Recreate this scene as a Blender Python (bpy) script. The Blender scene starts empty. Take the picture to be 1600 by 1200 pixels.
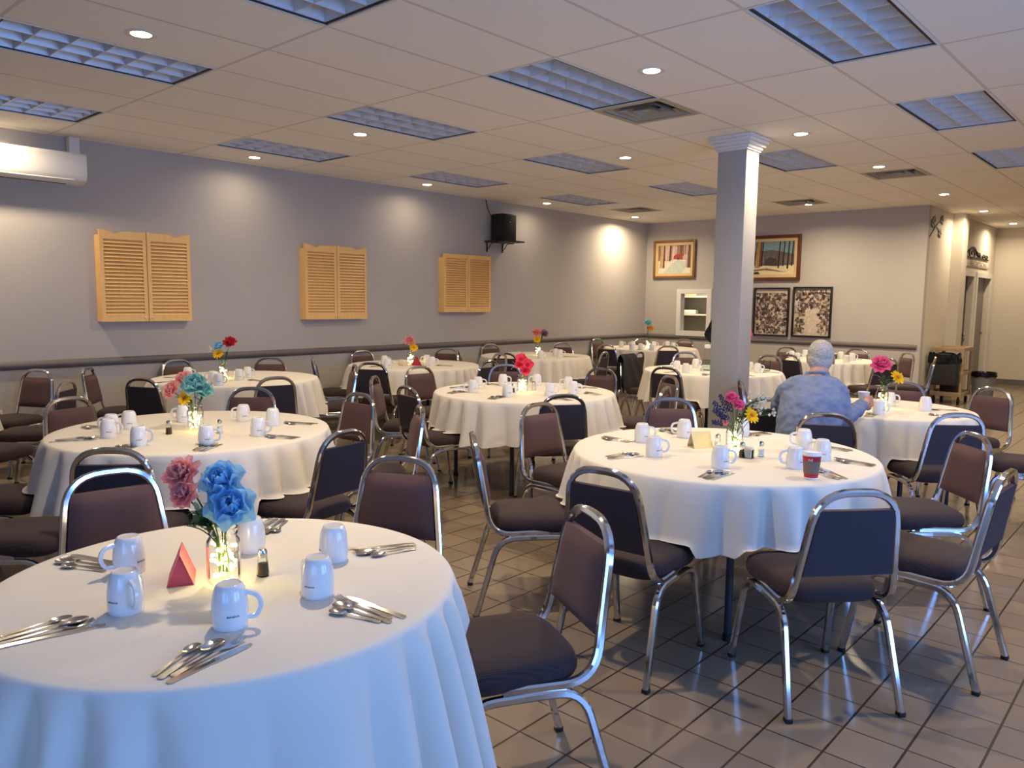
import bpy, bmesh, math, random
from mathutils import Vector, Matrix, Euler
C = bpy.context.scene.collection
PI = math.pi
random.seed(7)

# ------------------------------------------------------------------ camera
CAM_Z = 1.53
YAW, PITCH, ROLL = 0.73204, -0.10823, 0.0110
def cam_axes():
    f = Vector((-math.sin(YAW)*math.cos(PITCH), math.cos(YAW)*math.cos(PITCH), math.sin(PITCH)))
    r = Vector((math.cos(YAW), math.sin(YAW), 0))
    u = r.cross(f)
    return r*math.cos(ROLL)+u*math.sin(ROLL), -r*math.sin(ROLL)+u*math.cos(ROLL), f
_r, _u, _f = cam_axes()
cd = bpy.data.cameras.new('camera'); cam = bpy.data.objects.new('camera', cd); C.objects.link(cam)
cam.matrix_world = Matrix(((_r.x, _u.x, -_f.x, 0), (_r.y, _u.y, -_f.y, 0), (_r.z, _u.z, -_f.z, CAM_Z), (0, 0, 0, 1)))
cd.sensor_width = 36; cd.lens = 1208.86/1600*36; cd.clip_start = 0.05; cd.clip_end = 100
bpy.context.scene.camera = cam

# ------------------------------------------------------------------ exposure, world, daylight
S = bpy.context.scene
S.view_settings.view_transform = 'Standard'; S.view_settings.look = 'None'
S.view_settings.gamma = 1; S.view_settings.use_curve_mapping = False
S.view_settings.exposure = EXPOSURE = 0.55
S.cycles.use_denoising = True
S.cycles.sample_clamp_indirect = 3.0
S.cycles.caustics_reflective = False; S.cycles.caustics_refractive = False
S.cycles.max_bounces = 8; S.cycles.diffuse_bounces = 4; S.cycles.transparent_max_bounces = 12
w = bpy.data.worlds.new('sky'); S.world = w; w.use_nodes = True
w.node_tree.nodes['Background'].inputs[0].default_value = (0.30, 0.50, 1.0, 1)
w.node_tree.nodes['Background'].inputs[1].default_value = 2.2
DOWN_W, DAY_W, SIDE_W, GLOW_W = 17.0, 18.5, 74.0, 0.11
WARM = (1.0, 0.80, 0.54)
DAY = (0.11, 0.34, 1.0)
SIDE = (0.13, 0.37, 1.0)
SWIN = [(0.9, 2.7), (3.1, 4.9)]     # window openings in the right-hand wall (y ranges)
WIN = [(-0.9, 0.6), (0.9, 2.4)]     # window openings in the wall behind the camera (x ranges)
WIN_Y, WIN_Z0, WIN_Z1 = -2.3, 0.55, 2.45
for i, (x0, x1) in enumerate(WIN):
    ld = bpy.data.lights.new('daylight', 'AREA'); ld.shape = 'RECTANGLE'; ld.size = x1-x0; ld.size_y = WIN_Z1-WIN_Z0
    ld.energy = DAY_W*(x1-x0)/1.6; ld.color = DAY
    lo = bpy.data.objects.new('daylight', ld); C.objects.link(lo)
    lo.location = ((x0+x1)/2, WIN_Y-0.35, (WIN_Z0+WIN_Z1)/2); lo.rotation_euler = (PI/2, 0, 0)
    lo['kind'] = 'helper'
for y0, y1 in SWIN:
    ld = bpy.data.lights.new('daylight', 'AREA'); ld.shape = 'RECTANGLE'; ld.size = WIN_Z1-WIN_Z0; ld.size_y = y1-y0
    ld.energy = SIDE_W; ld.color = SIDE
    lo = bpy.data.objects.new('daylight', ld); C.objects.link(lo)
    lo.location = (3.4+0.35, (y0+y1)/2, (WIN_Z0+WIN_Z1)/2); lo.rotation_euler = (0, PI/2, 0); lo['kind'] = 'helper'

# ------------------------------------------------------------------ materials
def lin(c):
    return tuple(((v/255)/12.92 if v <= 10 else (((v/255)+0.055)/1.055)**2.4) for v in c)
def mat(name, rgb, rough=0.5, metal=0.0, noise=0.0, nscale=8.0, bump=0.0, bscale=60.0, coat=0.0, trans=0.0, ior=1.45, emit=None, estr=0.0, sheen=0.0, sss=0.0):
    m = bpy.data.materials.new(name); m.use_nodes = True
    nt = m.node_tree; b = nt.nodes['Principled BSDF']
    col = (*lin(rgb), 1)
    b.inputs['Base Color'].default_value = col
    b.inputs['Roughness'].default_value = rough; b.inputs['Metallic'].default_value = metal
    b.inputs['IOR'].default_value = ior
    b.inputs['Coat Weight'].default_value = coat
    b.inputs['Transmission Weight'].default_value = trans
    if sheen: b.inputs['Sheen Weight'].default_value = sheen
    if emit is not None:
        b.inputs['Emission Color'].default_value = (*emit, 1); b.inputs['Emission Strength'].default_value = estr
    tc = nt.nodes.new('ShaderNodeTexCoord')
    if noise:
        n = nt.nodes.new('ShaderNodeTexNoise'); n.inputs['Scale'].default_value = nscale; n.inputs['Detail'].default_value = 4
        nt.links.new(tc.outputs['Object'], n.inputs['Vector'])
        mx = nt.nodes.new('ShaderNodeMix'); mx.data_type = 'RGBA'
        mx.inputs[6].default_value = tuple(v*(1-noise) for v in col[:3])+(1,)
        mx.inputs[7].default_value = tuple(min(1, v*(1+noise)) for v in col[:3])+(1,)
        nt.links.new(n.outputs['Fac'], mx.inputs[0]); nt.links.new(mx.outputs[2], b.inputs['Base Color'])
    if bump:
        n2 = nt.nodes.new('ShaderNodeTexNoise'); n2.inputs['Scale'].default_value = bscale; n2.inputs['Detail'].default_value = 3
        nt.links.new(tc.outputs['Object'], n2.inputs['Vector'])
        bp = nt.nodes.new('ShaderNodeBump'); bp.inputs['Strength'].default_value = bump; bp.inputs['Distance'].default_value = 0.01
        nt.links.new(n2.outputs['Fac'], bp.inputs['Height']); nt.links.new(bp.outputs['Normal'], b.inputs['Normal'])
    return m
def mnode(nt, op, a, b=None):
    n = nt.nodes.new('ShaderNodeMath'); n.operation = op
    for i, v in enumerate((a, b)):
        if v is None: continue
        if isinstance(v, (int, float)): n.inputs[i].default_value = v
        else: nt.links.new(v, n.inputs[i])
    return n.outputs[0]
def grid_mat(name, base, line, px, py, ox, oy, wx, wy, rough, lrough, var=0.06, nscale=3.0, bump=0.0):
    """tiles px x py (metres, object space) with joints wx, wy wide"""
    m = mat(name, base, rough); nt = m.node_tree; b = nt.nodes['Principled BSDF']
    tc = nt.nodes.new('ShaderNodeTexCoord'); sp = nt.nodes.new('ShaderNodeSeparateXYZ'); nt.links.new(tc.outputs['Object'], sp.inputs[0])
    def axis(o, p, off, wd):
        u = mnode(nt, 'DIVIDE', mnode(nt, 'SUBTRACT', o, off), p)
        fr = mnode(nt, 'FRACT', u)
        d = mnode(nt, 'ABSOLUTE', mnode(nt, 'SUBTRACT', fr, 0.5))
        return mnode(nt, 'GREATER_THAN', d, 0.5-wd/p/2), mnode(nt, 'FLOOR', u)
    lx, ix = axis(sp.outputs[0], px, ox, wx); ly, iy = axis(sp.outputs[1], py, oy, wy)
    ln = mnode(nt, 'MAXIMUM', lx, ly)
    cb = nt.nodes.new('ShaderNodeCombineXYZ'); nt.links.new(ix, cb.inputs[0]); nt.links.new(iy, cb.inputs[1])
    wn = nt.nodes.new('ShaderNodeTexWhiteNoise'); nt.links.new(cb.outputs[0], wn.inputs['Vector'])
    no = nt.nodes.new('ShaderNodeTexNoise'); no.inputs['Scale'].default_value = nscale; no.inputs['Detail'].default_value = 6
    nt.links.new(tc.outputs['Object'], no.inputs['Vector'])
    k = mnode(nt, 'ADD', mnode(nt, 'MULTIPLY', wn.outputs['Value'], 0.5), mnode(nt, 'MULTIPLY', no.outputs['Fac'], 0.5))
    c0 = lin(base)
    mx = nt.nodes.new('ShaderNodeMix'); mx.data_type = 'RGBA'; nt.links.new(k, mx.inputs[0])
    mx.inputs[6].default_value = tuple(v*(1-2*var) for v in c0)+(1,); mx.inputs[7].default_value = tuple(v*(1+2*var) for v in c0)+(1,)
    m2 = nt.nodes.new('ShaderNodeMix'); m2.data_type = 'RGBA'; nt.links.new(ln, m2.inputs[0]); nt.links.new(mx.outputs[2], m2.inputs[6])
    m2.inputs[7].default_value = (*lin(line), 1); nt.links.new(m2.outputs[2], b.inputs['Base Color'])
    rr = mnode(nt, 'ADD', rough, mnode(nt, 'MULTIPLY', ln, lrough-rough))
    rr = mnode(nt, 'ADD', rr, mnode(nt, 'MULTIPLY', mnode(nt, 'SUBTRACT', no.outputs['Fac'], 0.5), 0.10 if bump else 0.0))
    nt.links.new(rr, b.inputs['Roughness'])
    if bump:
        bp = nt.nodes.new('ShaderNodeBump'); bp.inputs['Strength'].default_value = bump; bp.inputs['Distance'].default_value = 0.004
        hh = mnode(nt, 'SUBTRACT', mnode(nt, 'MULTIPLY', no.outputs['Fac'], 0.5), ln)
        nt.links.new(hh, bp.inputs['Height']); nt.links.new(bp.outputs['Normal'], b.inputs['Normal'])
    return m
def rib_mat(name, rgb, scale, axis='X'):
    m = mat(name, rgb, 0.85, sheen=0.05); nt = m.node_tree; b = nt.nodes['Principled BSDF']
    tc = nt.nodes.new('ShaderNodeTexCoord'); wv = nt.nodes.new('ShaderNodeTexWave'); wv.bands_direction = axis
    wv.inputs['Scale'].default_value = scale; wv.inputs['Distortion'].default_value = 0.4
    nt.links.new(tc.outputs['Object'], wv.inputs['Vector'])
    c0 = lin(rgb); mx = nt.nodes.new('ShaderNodeMix'); mx.data_type = 'RGBA'; nt.links.new(wv.outputs['Fac'], mx.inputs[0])
    mx.inputs[6].default_value = tuple(v*0.8 for v in c0)+(1,); mx.inputs[7].default_value = tuple(v*1.2 for v in c0)+(1,)
    nt.links.new(mx.outputs[2], b.inputs['Base Color'])
    bp = nt.nodes.new('ShaderNodeBump'); bp.inputs['Strength'].default_value = 0.25; bp.inputs['Distance'].default_value = 0.002
    nt.links.new(wv.outputs['Fac'], bp.inputs['Height']); nt.links.new(bp.outputs['Normal'], b.inputs['Normal'])
    return m
def wood_mat(name, a, b_, scale=6.0):
    m = mat(name, a, 0.45); nt = m.node_tree; b = nt.nodes['Principled BSDF']
    tc = nt.nodes.new('ShaderNodeTexCoord'); mp = nt.nodes.new('ShaderNodeMapping'); mp.inputs['Scale'].default_value = (scale*6, scale*6, scale*0.7)
    nt.links.new(tc.outputs['Object'], mp.inputs[0])
    no = nt.nodes.new('ShaderNodeTexNoise'); no.inputs['Scale'].default_value = 1.0; no.inputs['Detail'].default_value = 5
    nt.links.new(mp.outputs[0], no.inputs['Vector'])
    mx = nt.nodes.new('ShaderNodeMix'); mx.data_type = 'RGBA'; nt.links.new(no.outputs['Fac'], mx.inputs[0])
    mx.inputs[6].default_value = (*lin(a), 1); mx.inputs[7].default_value = (*lin(b_), 1); nt.links.new(mx.outputs[2], b.inputs['Base Color'])
    return m
def glass_mat(name, tint=(251, 253, 252), fac=0.06, rough=0.02):
    """thin clear glass: see-through with a fresnel sheen"""
    m = bpy.data.materials.new(name); m.use_nodes = True; nt = m.node_tree
    for n in list(nt.nodes): nt.nodes.remove(n)
    out = nt.nodes.new('ShaderNodeOutputMaterial'); mix = nt.nodes.new('ShaderNodeMixShader')
    tr = nt.nodes.new('ShaderNodeBsdfTransparent'); tr.inputs[0].default_value = (*lin(tint), 1)
    gl = nt.nodes.new('ShaderNodeBsdfGlossy'); gl.inputs['Roughness'].default_value = rough
    lw = nt.nodes.new('ShaderNodeLayerWeight'); lw.inputs['Blend'].default_value = fac*2.5
    nt.links.new(lw.outputs['Fresnel'], mix.inputs[0])
    nt.links.new(tr.outputs[0], mix.inputs[1]); nt.links.new(gl.outputs[0], mix.inputs[2]); nt.links.new(mix.outputs[0], out.inputs[0])
    return m

def petal_mat(name, rgb):
    """thin silk: some of the light comes through from behind"""
    m = mat(name, rgb, 0.75, noise=0.14, nscale=35); nt = m.node_tree; b = nt.nodes['Principled BSDF']; out = nt.nodes['Material Output']
    tr = nt.nodes.new('ShaderNodeBsdfTranslucent'); mx = nt.nodes.new('ShaderNodeMixShader'); mx.inputs[0].default_value = 0.5
    col = b.inputs['Base Color'].links[0].from_socket; nt.links.new(col, tr.inputs[0])
    nt.links.new(b.outputs[0], mx.inputs[1]); nt.links.new(tr.outputs[0], mx.inputs[2]); nt.links.new(mx.outputs[0], out.inputs[0])
    return m
M = {}
M['ceiling'] = grid_mat('ceiling tile', (246, 241, 234), (216, 209, 200), 0.6096, 1.2192, -3.706, 3.802, 0.022, 0.022, 0.85, 0.6, 0.015, 20)
M['floor'] = grid_mat('floor tile', (140, 124, 107), (46, 36, 29), 0.2105, 0.2065, -1.293, 2.381, 0.0085, 0.0065, 0.15, 0.5, 0.07, 4.0, 0.12)
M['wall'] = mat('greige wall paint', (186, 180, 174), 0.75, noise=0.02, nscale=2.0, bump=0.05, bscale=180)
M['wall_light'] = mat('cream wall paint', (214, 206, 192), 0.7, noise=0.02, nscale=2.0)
M['rail'] = mat('taupe rail paint', (112, 104, 102), 0.5, noise=0.03)
M['white_trim'] = mat('white trim paint', (226, 224, 220), 0.4, noise=0.02)
M['column'] = mat('column paint', (176, 173, 171), 0.6, noise=0.02)
M['dark_edge'] = mat('black shadow gap', (30, 27, 26), 0.6, noise=0.05)
M['alu'] = mat('brushed louver aluminium', (226, 226, 228), 0.42, 0.35, noise=0.03)
M['pan'] = mat('white enamel reflector', (225, 226, 228), 0.35, noise=0.02)
M['bronze'] = mat('vent enamel', (176, 168, 150), 0.5, noise=0.04)
M['chrome'] = mat('chrome', (214, 214, 216), 0.10, 1.0, noise=0.03, nscale=20)
M['rubber'] = mat('black rubber', (20, 19, 19), 0.6, noise=0.05)
M['seat'] = rib_mat('plum ribbed fabric seat', (53, 38, 39), 62, 'X')  # same fabric as the back; its shade is painted in as darker plum
M['back_panel'] = mat('dark vinyl back panel', (50, 44, 53), 0.6, noise=0.05, bump=0.05, bscale=300)
M['pad'] = rib_mat('plum ribbed fabric back', (92, 66, 65), 62, 'X')  # same fabric as the seat, painted lighter for how the light falls
M['cloth'] = mat('white tablecloth', (224, 217, 206), 0.8, noise=0.015, nscale=6, bump=0.06, bscale=30, sheen=0.1)
M['table_metal'] = mat('dark table leg enamel', (52, 54, 60), 0.4, 0.3, noise=0.05)
M['table_top'] = mat('table laminate', (150, 130, 105), 0.5, noise=0.05)
M['mug'] = mat('white glazed stoneware', (232, 230, 228), 0.12, noise=0.01, coat=0.5)
M['ink'] = mat('grey print', (96, 98, 108), 0.5, noise=0.1)
M['steel'] = mat('polished steel', (200, 198, 195), 0.16, 1.0, noise=0.04, nscale=30)
M['glass'] = glass_mat('clear glass')
M['water'] = glass_mat('water', (225, 235, 232), 0.05)
M['salt'] = mat('salt', (238, 236, 232), 0.8, noise=0.05, nscale=200)
M['pepper'] = mat('ground pepper', (92, 74, 54), 0.9, noise=0.5, nscale=400)
M['paper_white'] = mat('white paper', (236, 234, 230), 0.7, noise=0.02)
M['glow'] = mat('fairy bulb', (255, 240, 150), 0.4, emit=(1.0, 0.84, 0.34), estr=9.0)
M['wire'] = mat('copper wire', (150, 120, 70), 0.35, 0.8, noise=0.05)
M['stem'] = mat('flower stem green', (72, 100, 46), 0.6, noise=0.15, nscale=40)
M['leaf'] = mat('leaf green', (52, 84, 40), 0.55, noise=0.25, nscale=30)
M['leaf_pale'] = mat('eucalyptus leaf', (120, 146, 122), 0.6, noise=0.15, nscale=40)
for k, c in dict(pink=(255, 184, 180), hot_pink=(244, 84, 110), rose=(238, 118, 172), blue=(160, 214, 252), teal=(158, 212, 214), yellow=(248, 206, 40), lavender=(66, 66, 128),
                 white=(236, 234, 226), red=(204, 58, 70), mauve=(176, 140, 160), orange=(226, 150, 40), brown=(80, 50, 24)).items():
    M['f_'+k] = petal_mat(k+' petal silk', c)
M['pine'] = wood_mat('honey pine', (250, 206, 136), (238, 184, 112))
M['knob'] = mat('white porcelain knob', (228, 220, 205), 0.3, noise=0.02)
M['black'] = mat('black vinyl', (22, 21, 22), 0.45, noise=0.1)
M['black_metal'] = mat('black iron', (26, 22, 20), 0.5, 0.4, noise=0.1)
M['ac'] = mat('white plastic', (230, 226, 218), 0.35, noise=0.01)
M['gold_wood'] = wood_mat('gilt frame', (150, 106, 58), (116, 76, 38))
M['dark_wood'] = wood_mat('walnut frame', (112, 62, 36), (84, 44, 24))
M['linen'] = mat('linen liner', (216, 190, 140), 0.8, noise=0.06)
M['black_frame'] = mat('black frame', (28, 25, 24), 0.4, noise=0.08)
M['tan_plastic'] = mat('tan plastic', (176, 152, 118), 0.5, noise=0.05)
M['grey_plastic'] = mat('grey plastic', (124, 126, 132), 0.5, noise=0.04)
M['bag'] = mat('black bin liner', (16, 16, 17), 0.22, noise=0.2, nscale=30, bump=0.6, bscale=26)
M['door'] = mat('grey door paint', (126, 122, 122), 0.5, noise=0.03)
M['door_dark'] = mat('dim violet grey door', (96, 90, 100), 0.5, noise=0.03)
M['lit_pane'] = mat('lit window glass', (255, 246, 225), 0.3, emit=(1.0, 0.92, 0.78), estr=1.6)
M['lamp'] = mat('lit downlight lens', (255, 246, 230), 0.3, emit=(1.0, 0.88, 0.66), estr=22.0)
M['shirt'] = mat('blue grey shirt cotton', (122, 134, 162), 0.85, noise=0.08, nscale=14, bump=0.25, bscale=22)
M['trousers'] = mat('charcoal trousers', (46, 46, 52), 0.85, noise=0.1)
M['skin'] = mat('skin', (196, 142, 120), 0.55, noise=0.05, nscale=25)
M['hair'] = mat('white grey hair', (176, 172, 172), 0.75, noise=0.4, nscale=70, bump=0.9, bscale=90)
M['dark_hair'] = mat('dark hair', (50, 38, 32), 0.6, noise=0.15, nscale=60)
M['black_cloth'] = mat('black jacket cloth', (24, 22, 24), 0.85, noise=0.12, nscale=20)
M['pink_cloth'] = mat('pink knit', (214, 62, 92), 0.85, noise=0.1, nscale=30)
M['pink_card'] = mat('pink card', (226, 120, 120), 0.7, noise=0.03)
M['pink_deep'] = mat('deep pink card', (196, 78, 92), 0.7, noise=0.03)
M['red_card'] = mat('red card', (178, 44, 46), 0.7, noise=0.03)
M['cream_card'] = mat('cream card', (232, 214, 168), 0.7, noise=0.03)
M['cup_red'] = mat('red paper cup', (196, 40, 42), 0.45, noise=0.05)
M['kraft'] = mat('brown card sleeve', (132, 112, 98), 0.8, noise=0.08, nscale=40)
M['lid'] = mat('white cup lid', (234, 230, 228), 0.35, noise=0.01)
M['sock'] = mat('outlet plate', (218, 206, 190), 0.4, noise=0.02)

# ------------------------------------------------------------------ mesh building
class MB:
    def __init__(s): s.v = []; s.f = []; s.m = []; s.mi = 0
    def add(s, vs, fs):
        o = len(s.v); s.v += [tuple(p) for p in vs]
        for f in fs: s.f.append(tuple(i+o for i in f)); s.m.append(s.mi)
        return s
    def box(s, c, d, rot=None, bev=0.0, seg=2):
        if bev:
            bm = bmesh.new(); bmesh.ops.create_cube(bm, size=1)
            for v in bm.verts: v.co = Vector((v.co.x*d[0], v.co.y*d[1], v.co.z*d[2]))
            bmesh.ops.bevel(bm, geom=bm.edges[:], offset=bev, segments=seg, affect='EDGES', profile=0.5)
            vs = [v.co.copy() for v in bm.verts]; bm.verts.index_update(); fs = [[v.index for v in f.verts] for f in bm.faces]; bm.free()
        else:
            vs = [Vector((x*d[0]/2, y*d[1]/2, z*d[2]/2)) for z in (-1, 1) for y in (-1, 1) for x in (-1, 1)]
            fs = [(0, 2, 3, 1), (4, 5, 7, 6), (0, 1, 5, 4), (2, 6, 7, 3), (0, 4, 6, 2), (1, 3, 7, 5)]
        if rot is not None: vs = [rot @ v for v in vs]
        c = Vector(c); return s.add([v+c for v in vs], fs)
    def span(s, a, b, bev=0.0):
        a = Vector(a); b = Vector(b); return s.box((a+b)/2, b-a, None, bev)
    def lathe(s, prof, n=32, c=(0, 0, 0), cap0=True, cap1=True, a0=0.0, a1=2*PI):
        c = Vector(c); full = abs(a1-a0-2*PI) < 1e-6; k = n if full else n+1; vs = []
        for (r, z) in prof:
            for i in range(k):
                a = a0+(a1-a0)*i/n; vs.append(c+Vector((r*math.cos(a), r*math.sin(a), z)))
        fs = []
        for j in range(len(prof)-1):
            for i in range(n if full else n):
                i2 = (i+1) % k if full else i+1
                fs.append((j*k+i, j*k+i2, (j+1)*k+i2, (j+1)*k+i))
        if cap0 and full and prof[0][0] > 1e-6: fs.append(tuple(range(k))[::-1])
        if cap1 and full and prof[-1][0] > 1e-6: fs.append(tuple((len(prof)-1)*k+i for i in range(k)))
        return s.add(vs, fs)
    def tube(s, path, r, n=8, prof=None, up=None, cap=True, closed=False):
        P = [Vector(p) for p in path]; L = len(P)
        T = []
        for i in range(L):
            if closed: t = P[(i+1) % L]-P[i-1]
            elif i == 0: t = P[1]-P[0]
            elif i == L-1: t = P[-1]-P[-2]
            else: t = (P[i+1]-P[i]).normalized()+(P[i]-P[i-1]).normalized()
            T.append(t.normalized() if t.length > 1e-9 else Vector((0, 0, 1)))
        u = Vector(up) if up else (Vector((0, 0, 1)) if abs(T[0].z) < 0.9 else Vector((1, 0, 0)))
        vs = []; q = prof or [(math.cos(2*PI*i/n), math.sin(2*PI*i/n)) for i in range(n)]
        for i in range(L):
            u = (u-T[i]*u.dot(T[i])).normalized(); w_ = T[i].cross(u)
            rr = r[i] if isinstance(r, (list, tuple)) else r
            for (a, b) in q: vs.append(P[i]+u*(a*rr)+w_*(b*rr))
        n = len(q); fs = []
        for i in range(L if closed else L-1):
            j = (i+1) % L
            for k in range(n): fs.append((i*n+k, i*n+(k+1) % n, j*n+(k+1) % n, j*n+k))
        if cap and not closed: fs.append(tuple(range(n))[::-1]); fs.append(tuple((L-1)*n+k for k in range(n)))
        return s.add(vs, fs)
    def ball(s, c, r, n=12, m=8):
        if not isinstance(r, (tuple, list)): r = (r, r, r)
        vs = [(c[0], c[1], c[2]-r[2])]
        for j in range(1, m):
            t = -PI/2+PI*j/m
            for i in range(n):
                a = 2*PI*i/n; vs.append((c[0]+r[0]*math.cos(t)*math.cos(a), c[1]+r[1]*math.cos(t)*math.sin(a), c[2]+r[2]*math.sin(t)))
        vs.append((c[0], c[1], c[2]+r[2])); fs = []
        for i in range(n): fs.append((0, 1+(i+1) % n, 1+i))
        for j in range(m-2):
            for i in range(n): fs.append((1+j*n+i, 1+j*n+(i+1) % n, 1+(j+1)*n+(i+1) % n, 1+(j+1)*n+i))
        e = len(vs)-1; b = 1+(m-2)*n
        for i in range(n): fs.append((b+i, b+(i+1) % n, e))
        return s.add(vs, fs)
    def grid(s, fn, nu, nv, wrap=False):
        k = nu if wrap else nu+1
        vs = [fn(i/nu, j/nv) for j in range(nv+1) for i in range(k)]; fs = []
        for j in range(nv):
            for i in range(nu):
                i2 = (i+1) % k; fs.append((j*k+i, j*k+i2, (j+1)*k+i2, (j+1)*k+i))
        return s.add(vs, fs)
    def prism(s, pts, axis, a, b):
        """extrude a 2-D outline along axis 0/1/2 between a and b"""
        def P(p, t):
            q = list(p); q.insert(axis, t); return q
        n = len(pts)
        return s.add([P(p, a) for p in pts]+[P(p, b) for p in pts],
                     [tuple(range(n))[::-1], tuple(range(n, 2*n))]+[(i, (i+1) % n, n+(i+1) % n, n+i) for i in range(n)])
    def mesh(s, name, mats, smooth=True, angle=40):
        me = bpy.data.meshes.new(name); me.from_pydata(s.v, [], s.f)
        for m in (mats if isinstance(mats, (list, tuple)) else [mats]): me.materials.append(m)
        me.polygons.foreach_set('material_index', s.m)
        bm = bmesh.new(); bm.from_mesh(me); bmesh.ops.recalc_face_normals(bm, faces=bm.faces[:])
        if smooth:
            lim = math.radians(angle)
            for f in bm.faces: f.smooth = True
            for e in bm.edges:
                if len(e.link_faces) != 2 or e.calc_face_angle(0) > lim: e.smooth = False
        bm.to_mesh(me); bm.free(); me.update(); return me
    def build(s, name, mats, parent=None, smooth=True, angle=40, loc=None):
        return obj(name, s.mesh(name, mats, smooth, angle), parent, loc)
def obj(name, me, parent=None, loc=None):
    o = bpy.data.objects.new(name, me); C.objects.link(o)
    if parent: o.parent = parent
    if loc: o.location = loc
    return o
def empty(name, loc=(0, 0, 0), rz=0.0, parent=None):
    o = bpy.data.objects.new(name, None); C.objects.link(o); o.location = loc; o.rotation_euler = (0, 0, rz); o.empty_display_size = 0.05
    if parent: o.parent = parent
    return o
LABELLED = []
def tag(o, label, cat, group=None, kind=None):
    o['label'] = label; o['category'] = cat
    if group: o['group'] = group
    if kind: o['kind'] = kind
    LABELLED.append(o); return o
def structure(o): o['kind'] = 'structure'; return o
def copy_tree(o, parent=None):
    c = o.copy(); C.objects.link(c)
    for k in ('label', 'category', 'group'):
        if k in c and parent is None: del c[k]
    if parent: c.parent = parent
    for ch in KIDS.get(o.name, []): copy_tree(ch, c)
    return c
KIDS = {}
def remember(o):
    KIDS[o.name] = [c for c in C.objects if c.parent is o]
    for c in KIDS[o.name]: remember(c)
def fillet(pts, rad, seg=6):
    P = [Vector(p) for p in pts]; out = [P[0]]
    for i in range(1, len(P)-1):
        r = rad[i] if isinstance(rad, (list, tuple)) else rad
        a = P[i-1]-P[i]; b = P[i+1]-P[i]; d = min(r, a.length*0.49, b.length*0.49)
        p0 = P[i]+a.normalized()*d; p2 = P[i]+b.normalized()*d
        for k in range(seg+1):
            t = k/seg; out.append(p0*(1-t)**2+P[i]*2*t*(1-t)+p2*t*t)
    out.append(P[-1]); return out
# directions as the photographer sees them (used for placing and for wording)
RV = Vector((math.cos(YAW), math.sin(YAW), 0)); FV = Vector((-math.sin(YAW), math.cos(YAW), 0))
def sector(d):
    a = math.degrees(math.atan2(d.dot(FV), d.dot(RV))) % 360
    return ['right', 'far-right', 'far', 'far-left', 'left', 'near-left', 'near', 'near-right'][int((a+22.5)//45) % 8]
# ------------------------------------------------------------------ setting
CZ = 3.0; WX = -8.117; BY = 12.85; FY = 17.5; EX = 3.4; PX = -3.24
gx = lambda k: -3.706+0.6096*k
gy = lambda m: 3.802+1.2192*m
TROF = [(0, 0), (-3, 0), (-6, 0), (-6, 2), (-3, 2), (3, 0), (3, 2), (0, 3), (3, 4), (-3, -2), (0, -2), (-6, -2), (-3, 4), (-6, 4)]
VENT = [(0, 1.0), (-6, 5.5), (-2, 6.0), (1, 4.5)]
def ceiling():
    b = MB()
    xs = [WX]+[gx(k) for k in range(-7, 12) if WX+0.02 < gx(k) < EX-0.02]+[EX]
    ys = [WIN_Y]+[gy(m/2) for m in range(-9, 24) if WIN_Y+0.02 < gy(m/2) < FY-0.02]+[FY]
    hole = set()
    for c, r in TROF: hole |= {(round(gx(c), 3), round(gy(r), 3)), (round(gx(c), 3), round(gy(r+0.5), 3))}
    for c, r in VENT: hole.add((round(gx(c), 3), round(gy(r), 3)))
    for i in range(len(xs)-1):
        for j in range(len(ys)-1):
            if (round(xs[i], 3), round(ys[j], 3)) in hole: continue
            b.add([(xs[i], ys[j], CZ), (xs[i+1], ys[j], CZ), (xs[i+1], ys[j+1], CZ), (xs[i], ys[j+1], CZ)], [(3, 2, 1, 0)])
    bm = bmesh.new(); me = b.mesh('ceiling', M['ceiling'], False); bm.from_mesh(me); bmesh.ops.remove_doubles(bm, verts=bm.verts[:], dist=1e-4)
    for f in bm.faces:
        if f.normal.z > 0: f.normal_flip()
    bm.to_mesh(me); bm.free(); structure(obj('ceiling', me))
    structure(MB().span((WX-0.2, WIN_Y-0.2, CZ+0.25), (EX+0.2, FY+0.2, CZ+0.3)).build('ceiling_slab', M['dark_edge'], None, False))
ceiling()
structure(MB().span((WX-0.2, WIN_Y-0.2, -0.08), (EX+0.2, FY+0.2, 0)).build('floor', M['floor'], None, False))
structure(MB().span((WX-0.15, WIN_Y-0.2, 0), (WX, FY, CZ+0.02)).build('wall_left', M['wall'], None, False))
b = MB(); ys = [WIN_Y-0.2]+[v for a in SWIN for v in a]+[FY]      # right-hand wall with window openings
for i in range(0, len(ys), 2): b.span((EX, ys[i], 0), (EX+0.15, ys[i+1], CZ+0.02))
for y0, y1 in SWIN: b.span((EX, y0, 0), (EX+0.15, y1, WIN_Z0)); b.span((EX, y0, WIN_Z1), (EX+0.15, y1, CZ+0.02))
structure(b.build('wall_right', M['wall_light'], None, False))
b = MB()                                        # front wall with window openings
xs = [WX-0.15]+[v for a in WIN for v in a]+[EX+0.15]
for i in range(0, len(xs), 2): b.span((xs[i], WIN_Y-0.15, 0), (xs[i+1], WIN_Y, CZ+0.02))
for x0, x1 in WIN: b.span((x0, WIN_Y-0.15, 0), (x1, WIN_Y, WIN_Z0)); b.span((x0, WIN_Y-0.15, WIN_Z1), (x1, WIN_Y, CZ+0.02))
structure(b.build('wall_front', M['wall'], None, False))
def frame_box(b, x0, x1, z0, z1, y0, y1, wd):
    b.span((x0, y0, z0), (x0+wd, y1, z1)); b.span((x1-wd, y0, z0), (x1, y1, z1))
    b.span((x0+wd, y0, z0), (x1-wd, y1, z0+wd)); b.span((x0+wd, y0, z1-wd), (x1-wd, y1, z1))
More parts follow.
